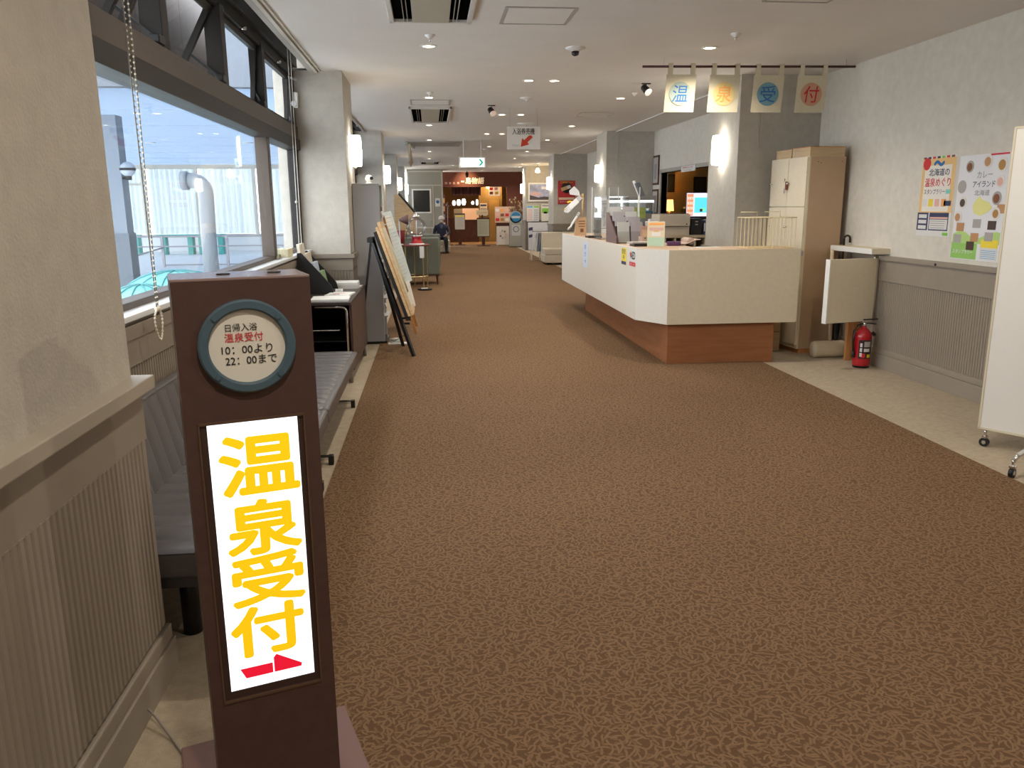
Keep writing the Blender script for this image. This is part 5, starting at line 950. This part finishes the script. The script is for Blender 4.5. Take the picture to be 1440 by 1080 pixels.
hill = [(WX - .0028, y, z) for y, z in ((6.10, 1.19), (6.10, 1.255), (6.03, 1.285), (5.95, 1.275), (5.86, 1.23), (5.78, 1.235), (5.68, 1.275), (5.60, 1.285), (5.56, 1.28), (5.56, 1.19))]
MB().prism(hill, (.0009, 0, 0)).build('green_hill', mat('poster_lime', (.45, .66, .22), .6), p2)
MB().prism([(WX - .0034, y, z) for y, z in ((5.88, 1.42), (5.80, 1.40), (5.72, 1.43), (5.68, 1.46), (5.72, 1.50), (5.80, 1.52), (5.83, 1.545), (5.87, 1.52), (5.90, 1.47))], (.0008, 0, 0)).build('island_map', mat('map_yellow', (.78, .76, .30), .6), p2)
pt(p2, 'カレー', greyt, 5.80, 1.705, .17, .05, .01); pt(p2, 'アイランド', navyp, 5.80, 1.635, .25, .045, .008); pt(p2, '北海道', greyt, 5.81, 1.572, .17, .042, .008)
plate = mat('plate_pale', (.74, .72, .68), .5); foods = [brnp, mat('food_sauce', (.5, .27, .13), .6), mat('food_curry', (.42, .22, .06), .6), mat('food_grey', (.4, .38, .36), .6), pinkp, mat('food_dark', (.08, .05, .04), .6)]
for i, (y, z, r) in enumerate(((5.98, 1.77, .045), (5.78, 1.80, .05), (5.62, 1.77, .055), (6.05, 1.62, .05), (5.62, 1.65, .045), (6.02, 1.50, .045), (5.64, 1.53, .05), (6.06, 1.39, .045), (5.63, 1.42, .045))):
    d_ = MB().lathe([(0, .0008), (r, .0008), (r, 0)], (WX - .0036, y, z), 24, Matrix.Rotation(-math.pi / 2, 3, 'Y'), False).build('dish_picture', plate if i % 3 else foods[3], p2); MB().lathe([(0, .0006), (r * .68, .0006), (r * .68, 0)], (WX - .0045, y + .004, z - .003), 20, Matrix.Rotation(-math.pi / 2, 3, 'Y'), False).build('food', foods[i % 6], d_)
for i, (y, z) in enumerate(((6.02, 1.31), (5.83, 1.34), (5.66, 1.33), (5.58, 1.45), (6.04, 1.22), (5.88, 1.17), (5.84, 1.235), (5.68, 1.245))):
    d_ = pp_(p2, 'dish_photo', foods[(i * 2 + 1) % 6], y + .045, y - .045, z - .03, z + .035, 3); pp_(d_, 'food', foods[(i + 3) % 6], y + .02, y - .025, z - .015, z + .02, 4) if False else None
pp_(p2, 'yellow_box', yelp, 5.76, 5.57, 1.165, 1.225, 2); pp_(p2, 'white_box', paper, 5.76, 5.57, 1.075, 1.16, 2)
for k in range(5): pp_(p2, 'text_line', sky_p, 5.75, 5.585, 1.085 + k * .014, 1.089 + k * .014, 3)
pt(p2, 'スタンプラリー', paper, 5.96, 1.125, .24, .03, .02)

# ================================================================ FAR END
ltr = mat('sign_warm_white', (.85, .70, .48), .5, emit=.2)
rl_ = thing('restaurant_lettering', (1.5, 32.49, 2.4), 'cream brush lettering on the red-brown restaurant front', 'lettering')
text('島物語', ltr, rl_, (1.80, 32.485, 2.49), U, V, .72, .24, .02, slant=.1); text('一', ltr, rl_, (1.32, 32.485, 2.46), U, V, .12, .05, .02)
for k, ch in enumerate('和食処・'): text(ch, pinkp, rl_, (.66 + k * .16, 32.485, 2.40), U, V, .09, .09, .01) if ch != '・' else text('膳', pinkp, rl_, (.66 + k * .16, 32.485, 2.40), U, V, .09, .09, .01)
tsl = thing('track_spotlight', (1.45, 31.6, H), 'dark track spotlight aimed at the restaurant lettering', 'spotlight'); MB().cyl((1.45, 31.6, 2.72), (1.45, 31.6, H), .015).build('stem', black, tsl); MB().cyl((1.45, 31.5, 2.72), (1.46, 31.75, 2.64), .06).build('can', blackm, tsl)
l_ = bpy.data.lights.new('track_beam', 'SPOT'); l_.energy = 30; l_.color = (1, .7, .4); l_.spot_size = 1.6; l_.spot_blend = .8; lo = bpy.data.objects.new('track_beam', l_); COL.objects.link(lo); lo.parent = tsl; lo.location = (.02, .18, -.2); lo.rotation_euler = (math.radians(70), 0, 0)
for i, (x, y) in enumerate(((1.2, 34.5), (2.7, 34.2))):
    t = thing('restaurant_lamp', (x, y, 2.6), ['warm ceiling lamp inside the restaurant on the left', 'warm ceiling lamp inside the restaurant above the menu poster'][i], 'lamp'); MB().lathe([(0, -.12), (.08, -.1), (.1, -.04), (.05, 0)], (x, y, 2.6), 20).build('bowl', mat('warm_bowl_lit', (1, .75, .4), .4, emit=3.), t)
    l_ = bpy.data.lights.new('warm_bulb', 'POINT'); l_.energy = 22; l_.color = (1, .66, .32); l_.shadow_soft_size = .1; lo = bpy.data.objects.new('warm_bulb', l_); COL.objects.link(lo); lo.parent = t; lo.location = (0, 0, -.25)
# noren / dark interior with hanging lanterns
nr = thing('dark_curtain', (1.5, 33.0, 1.9), 'dark red valance curtain across the restaurant entrance', 'curtain'); MB().grid(lambda i, j: (.9 + i * 1.16, 33.0 + .02 * math.sin(i * 50), 1.93 + j * .33), 40, 1).build('cloth', mat('curtain_darkred', (.05, .012, .010), .8), nr)
MB().cyl((.55, 33, 2.26), (2.1, 33, 2.26), .015).build('rail', black, nr)
for i, (x, z, r, hh) in enumerate(((1.0, 1.64, .07, .2), (1.20, 1.66, .085, .24), (1.41, 1.68, .085, .26), (1.78, 1.64, .06, .14), (1.96, 1.66, .05, .24))):
    t = thing('paper_lantern', (x, 34, z - hh / 2), '%s glowing white lantern from the left in the restaurant entrance' % nth[i], 'lantern', 'glowing lanterns in the entrance'); N = 8
    MB().lathe([(r * (.55 + .45 * math.sin(math.pi * k / N)), -hh / 2 + hh * k / N) for k in range(N + 1)], (x, 34, z), 18).build('shade', mat('lantern_lit', (1, .98, .95), .5, emit=1.6), t); MB().cyl((x, 34, z + hh / 2), (x, 34, 2.6), .004, n=5).build('cord', black, t)
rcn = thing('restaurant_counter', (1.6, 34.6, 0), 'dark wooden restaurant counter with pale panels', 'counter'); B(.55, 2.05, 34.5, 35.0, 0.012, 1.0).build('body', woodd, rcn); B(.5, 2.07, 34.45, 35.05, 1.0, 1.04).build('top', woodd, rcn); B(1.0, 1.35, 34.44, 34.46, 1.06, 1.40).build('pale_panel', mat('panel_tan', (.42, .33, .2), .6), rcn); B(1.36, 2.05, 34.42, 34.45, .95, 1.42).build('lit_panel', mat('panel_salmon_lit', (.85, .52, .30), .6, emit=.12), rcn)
cbk = thing('restaurant_partition', (2.6, 34.8, 0), 'mustard partition wall inside the restaurant', 'partition'); B(2.08, 3.06, 34.7, 34.8, 0.012, 2.6).build('panel', mat('mustard_panel', (.24, .155, .05), .6), cbk); B(2.5, 2.95, 34.66, 34.7, 0.012, 1.75).build('door_leaf', mat('mustard_door', (.30, .19, .06), .6), cbk)
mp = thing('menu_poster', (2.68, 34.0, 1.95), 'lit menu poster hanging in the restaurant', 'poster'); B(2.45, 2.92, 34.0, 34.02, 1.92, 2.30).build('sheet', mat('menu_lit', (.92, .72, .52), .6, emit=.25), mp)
for x, z, m_ in ((2.56, 2.2, redp), (2.76, 2.2, pinkp), (2.56, 2.03, brnp), (2.78, 2.03, yelp)): B(x - .07, x + .07, 33.995, 34.0, z - .05, z + .06).build('photo', m_, mp)
MB().ball((2.40, 33.9, 2.28), .07).build('bulb', mat('warm_bowl_lit', (1, .75, .4)), mp)
np_ = thing('notice_sheets', (2.2, 34.4, 1.2), 'white notices on the mustard partition', 'notice'); B(2.12, 2.42, 34.68, 34.7, 1.1, 1.62).build('sheet', mat('notice_white', (.62, .6, .58), .6), np_); B(2.14, 2.40, 34.675, 34.68, 1.5, 1.58).build('header', navyp, np_); B(2.14, 2.40, 34.675, 34.68, 1.36, 1.44).build('band', greyt, np_)
ch_ = thing('coat_stand', (.76, 32.0, 0), 'dark wooden coat stand beside the restaurant entrance', 'coat stand'); MB().cyl((.70, 32.0, .03), (.70, 32.0, 1.66), .028).build('pole', woodd, ch_); MB().cyl((.70, 32, 0.008), (.70, 32, .04), .2).build('base', woodd, ch_)
for a in range(4): an = a * math.pi / 2 + .4; MB().tube([(.70, 32, 1.52), (.70 + .12 * math.cos(an), 32 + .12 * math.sin(an), 1.50), (.70 + .18 * math.cos(an), 32 + .18 * math.sin(an), 1.60)], .014, 6).build('arm', woodd, ch_)
vm = thing('goods_shelf', (.72, 33.2, 0), 'bright shelf of packaged goods at the restaurant side', 'shelf'); B(.34, .62, 33.0, 33.5, 0.012, 2.0).build('cabinet', mat('shelf_redwood', (.16, .05, .03), .5), vm)
for k in range(5): B(.36, .60, 32.95, 33.0, .35 + k * .32, .55 + k * .32).build('goods_row', [mat('goods_amber', (.7, .42, .16), .5), paper, mat('goods_blue', (.25, .3, .45), .5), pinkp, mat('goods_gold', (.8, .5, .2), .5)][k], vm)
def stand_sign(x, y, w_, zb, zt, label, m_, lines=6, hdr=None, name='floor_sign', wood_=woodd):
    t = thing(name, (x, y, .008), label, 'sign'); B(x - w_ / 2 - .02, x + w_ / 2 + .02, y, y + .03, zb - .03, zt + .05).build('frame', wood_, t); s_ = B(x - w_ / 2, x + w_ / 2, y - .004, y, zb, zt).build('sheet', m_, t)
    for k in range(lines): z = zt - .1 - k * (zt - zb - .15) / lines; B(x - w_ * .4, x + w_ * .35, y - .006, y - .004, z, z + .012).build('text_line', greyt, s_)
    if hdr: B(x - w_ * .4, x + w_ * .4, y - .006, y - .004, zt - .08, zt - .03).build('heading', hdr, s_)
    B(x - .06, x + .06, y + .005, y + .025, .03, zb).build('post', wood_, t); B(x - w_ * .55, x + w_ * .55, y - .15, y + .18, .008, .035).build('base', wood_, t)
stand_sign(1.15, 31.9, .38, .62, 1.18, 'dark-framed white menu sign left of the restaurant entrance', mat('sheet_warm', (.55, .5, .46), .5), 7, yelp)
stand_sign(2.01, 31.0, .45, .38, 1.02, 'pale green notice stand in front of the restaurant', mat('sheet_palegreen', (.58, .60, .46), .5), 9)
tp_ = thing('small_sign_board', (2.0, 31.5, 1.1), 'cream name board above the pale green notice', 'sign'); B(1.78, 2.24, 31.5, 31.53, 1.17, 1.36).build('board', mat('board_cream', (.68, .55, .38), .5), tp_); text('いらっしゃいませ', brnp, tp_, (2.01, 31.496, 1.265), U, V, .38, .05); MB().box(1.98, 2.04, 31.5, 31.53, .008, 1.17).build('post', woodd, tp_)
phb = thing('photo_menu_board', (2.9, 32.1, 0), 'salmon photo menu board with dishes at the restaurant front', 'menu board'); B(2.54, 3.32, 32.0, 32.03, .86, 1.48).build('board', mat('photo_salmon', (.66, .44, .34), .5), phb); B(2.60, 3.26, 32.03, 32.3, .008, .86).build('stand', woodd, phb)
for k in range(12):
    x, z = 2.64 + (k % 4) * .19, .98 + (k // 4) * .18; B(x - .07, x + .07, 31.994, 32.0, z - .055, z + .055).build('dish_photo', [redp, brnp, pinkp, orgp, plate, mat('food_curry', (.42, .22, .06))][k * 5 % 6], phb)
br2 = thing('flower_vase', (3.25, 31.6, 0), 'vase of dry branches beside the blue round sign', 'plant'); MB().lathe([(0, 0), (.09, 0), (.11, .3), (.06, .5), (.07, .55)], (3.25, 31.5, .008), 16).build('vase', woodd, br2)
for k in range(16):
    an, sp_ = random.uniform(0, 6.28), random.uniform(.1, .4); zt = random.uniform(1.4, 1.85); q = [(3.25, 31.5, .5), (3.25 + sp_ * .4 * math.cos(an), 31.5 + sp_ * .4 * math.sin(an), (.5 + zt) / 2 + .1), (3.25 + sp_ * math.cos(an), 31.5 + sp_ * math.sin(an), zt)]
    MB().tube(q, .008, 5).build('branch', mat('branch_brown', (.12, .08, .04), .8), br2)
    for j in range(3): p_ = Vector(q[2]) + Vector((random.uniform(-.05, .05), 0, random.uniform(-.2, 0))); MB().ball(p_, .028, (1, .6, 1), n=5).build('bloom', mat('bloom_tan', (.4, .3, .16), .8), br2)
af = thing('a_frame_sign', (2.75, 31, 0), 'white A-frame sign with round drawings', 'sign'); dA = Vector((.0, .25, 1)).normalized(); nA = Vector((0, -1, .25)).normalized(); fo = MB().obox((2.76, 30.95, .40), (1, 0, 0), dA, nA, .235, .36, .012).build('front_board', mat('aframe_cream', (.68, .62, .56), .5), af); MB().obox((2.76, 31.22, .38), (1, 0, 0), Vector((0, -.25, 1)), Vector((0, 1, .25)), .235, .36, .012).build('rear_board', white, af)
for k in range(7): an = k * .9; MB().obox(Vector((2.76, 30.95, .44)) + Vector((1, 0, 0)) * .11 * math.cos(an) + dA * .14 * math.sin(an) + nA * .014, (1, 0, 0), dA, nA, .03, .035, .001).build('drawing', [pinkp, brnp, greyt][k % 3], fo)
MB().box(2.52, 2.55, 30.86, 30.9, .008, .06).box(2.97, 3.0, 30.86, 30.9, .008, .06).build('foot', steel, af)
tw = thing('round_top_sign', (3.15, 30, 0), 'grey tower sign with a blue round top at the far right', 'sign'); gm_ = mat('tower_grey', (.42, .41, .36), .5)
B(2.93, 3.39, 30.0, 30.1, .03, 1.10).build('panel', gm_, tw); B(2.90, 3.42, 29.92, 30.2, .008, .03).build('base', black, tw)
rm_ = MB().cyl((3.16, 30.1, 1.10), (3.16, 30.0, 1.10), .22, n=36).build('round_top', mat('tower_blue_grey', (.30, .42, .50), .5), tw); MB().cyl((3.16, 30.0, 1.10), (3.16, 29.994, 1.10), .175, n=36).build('blue_disc', mat('tower_blue', (.04, .26, .50), .5), rm_); B(3.0, 3.32, 29.99, 29.994, 1.06, 1.14).build('white_band', paper, rm_)
sh_ = B(3.0, 3.33, 29.992, 30.0, .42, .82).build('notice_sheet', mat('tower_sheet', (.6, .6, .6), .5), tw); MB().lathe([(.085, 0), (.085, .004), (.11, .004), (.11, 0)], (3.16, 29.992, .66), 28, AX).build('ring_mark', mat('ring_blue', (.10, .16, .26), .5), sh_)
# pictures on the farthest right pillar
def pic(name, x0, x1, z0, z1, m_, label, cat, frame=None):
    t = thing(name, ((x0 + x1) / 2, 27.76, z0), label, cat)
    if frame: B(x0 - .05, x1 + .05, 27.735, 27.76, z0 - .05, z1 + .05).build('frame', frame, t)
    B(x0, x1, 27.725, 27.737, z0, z1).build('sheet', m_, t); return t
skm = mat('picture_sky', (.36, .40, .62), .4, noise=.5, nscale=4)
t = pic('landscape_picture', 3.40, 4.08, 1.70, 2.22, skm, 'framed twilight mountain photograph on the farthest right pillar', 'picture', white); MB().prism([(3.40, 27.722, 1.70), (4.08, 27.722, 1.70), (4.08, 27.722, 1.79), (3.9, 27.722, 1.81), (3.7, 27.722, 1.78), (3.52, 27.722, 1.83), (3.40, 27.722, 1.86)], (0, .002, 0)).build('dark_hills', mat('hills_dark', (.08, .07, .08), .6), t); B(3.8, 4.05, 27.722, 27.724, 2.05, 2.14).build('bright_cloud', mat('cloud_white', (.8, .8, .85), .5), t); MB().prism([(3.42, 27.721, 1.86), (3.7, 27.721, 1.82), (3.85, 27.721, 1.9), (3.5, 27.721, 1.98)], (0, .002, 0)).build('pink_glow', mat('sunset_pink', (.6, .4, .42), .5), t)
t = pic('notice_poster', 3.30, 3.72, .98, 1.50, mat('poster_pale', (.62, .66, .74), .5), 'pale printed notice poster below the mountain photograph', 'poster'); B(3.31, 3.50, 27.722, 27.725, 1.44, 1.49).build('blue_heading', sky_p, t); B(3.53, 3.71, 27.722, 27.725, 1.44, 1.49).build('green_heading', grnp, t)
for k in range(6): B(3.33, 3.49, 27.722, 27.725, 1.02 + k * .065, 1.05 + k * .065).build('text_block', pinkp, t); B(3.54, 3.69, 27.722, 27.725, 1.02 + k * .065, 1.05 + k * .065).build('text_block', greyt, t)
t = pic('leaf_poster', 3.80, 4.08, .98, 1.56, paper, 'white poster with a green picture right of the pale notice', 'poster'); B(3.82, 4.06, 27.722, 27.725, 1.26, 1.42).build('green_picture', grnp, t); B(3.88, 4.0, 27.722, 27.725, 1.24, 1.30).build('dark_spot', blkp, t); B(3.83, 4.05, 27.722, 27.725, 1.48, 1.53).build('heading', greyt, t)
t = thing('map_board', (3.72, 27.6, 0), 'large pale map board with blue sketches leaning on the farthest pillar', 'board'); bo_ = MB().obox((3.70, 27.62, .48), (1, 0, 0), (0, .12, 1), (0, -1, .12), .37, .47, .01).build('board', mat('map_pale', (.58, .60, .70), .5), t)
for k in range(7): MB().obox((3.42 + (k % 3) * .22, 27.59 + .02 * (k // 3), .25 + (k // 3) * .24), (1, .0, .2), (0, .12, 1), (0, -1, .12), .07, .05, .003).build('sketch', [navyp, greyt, bluep][k % 3], bo_)
pn = thing('pendant_lamp', (3.55, 26.8, H), 'small glowing pendant lamp before the farthest right pillar', 'lamp'); MB().cyl((3.55, 26.8, 2.70), (3.55, 26.8, H), .006, n=6).build('cord', black, pn); MB().lathe([(.03, .14), (.06, .10), (.085, .0), (0, -.01)], (3.55, 26.8, 2.57), 18).build('shade', mat('pendant_lit', (1, .85, .55), .4, emit=2.5), pn)
l_ = bpy.data.lights.new('pendant_bulb', 'POINT'); l_.energy = 10; l_.color = (1, .75, .42); lo = bpy.data.objects.new('pendant_bulb', l_); COL.objects.link(lo); lo.parent = pn; lo.location = (0, 0, -.33)
rp_ = thing('red_poster', (3.6, 21.4, 1.54), 'red food poster on the third right pillar', 'poster'); B(3.38, 3.84, 21.43, 21.445, 1.54, 2.14).build('sheet', mat('poster_red', (.48, .03, .035), .5), rp_)
MB().lathe([(0, .002), (.14, .002), (.14, 0)], (3.61, 21.43, 1.96), 28, AX).build('dark_plate', blkp, rp_); MB().obox((3.58, 21.425, 1.95), (1, 0, .35), (-.35, 0, 1), (0, 1, 0), .12, .045, .002).build('food', mat('food_tan', (.6, .38, .18), .5), rp_); MB().obox((3.67, 21.424, 1.98), (1, 0, .35), (-.35, 0, 1), (0, 1, 0), .05, .04, .002).build('pale_food', paper, rp_)
B(3.40, 3.82, 21.427, 21.43, 1.65, 1.71).build('cream_band', mat('band_cream', (.68, .55, .38), .5), rp_); text('ご当地グルメ', yelp, rp_, (3.61, 21.4275, 2.10), U, V, .34, .045, .01); text('おみやげにどうぞ', paper, rp_, (3.61, 21.4275, 1.60), U, V, .36, .04)
nz = thing('newspaper_rack', (3.0, 22.6, 0), 'white folding newspaper rack beside the right cream sofa', 'rack')
for x in (2.78, 3.05): MB().bar((x, 22.3, 0), (x + .08, 22.5, .80), .02).build('leg', white, nz); MB().bar((x, 22.7, 0), (x + .08, 22.5, .80), .02).build('leg', white, nz)
MB().box(2.84, 3.36, 22.3, 22.7, .80, .82).build('top_shelf', mat('rack_grey', (.25, .25, .24), .5), nz); MB().bar((2.78, 22.3, .02), (3.3, 22.3, .02), .018).build('foot_bar', steel, nz)
for k in range(4): MB().prism([(2.92 + k * .06, 22.4, .25), (2.945 + k * .06, 22.4, .25), (2.98 + k * .06, 22.4, .76), (2.96 + k * .06, 22.4, .76)], (0, .25, 0)).build('newspaper', [paper, greyt, sky_p, black][k], nz)
bs = thing('door_notice', (.29, 29.98, 1.6), 'small white notice with a blue mark beside the service door', 'notice'); B(.20, .38, 29.975, 29.985, 1.50, 1.80).build('sheet', paper, bs); MB().lathe([(0, .002), (.06, .002), (.06, 0)], (.29, 29.975, 1.67), 20, AX).build('blue_mark', bluep, bs)
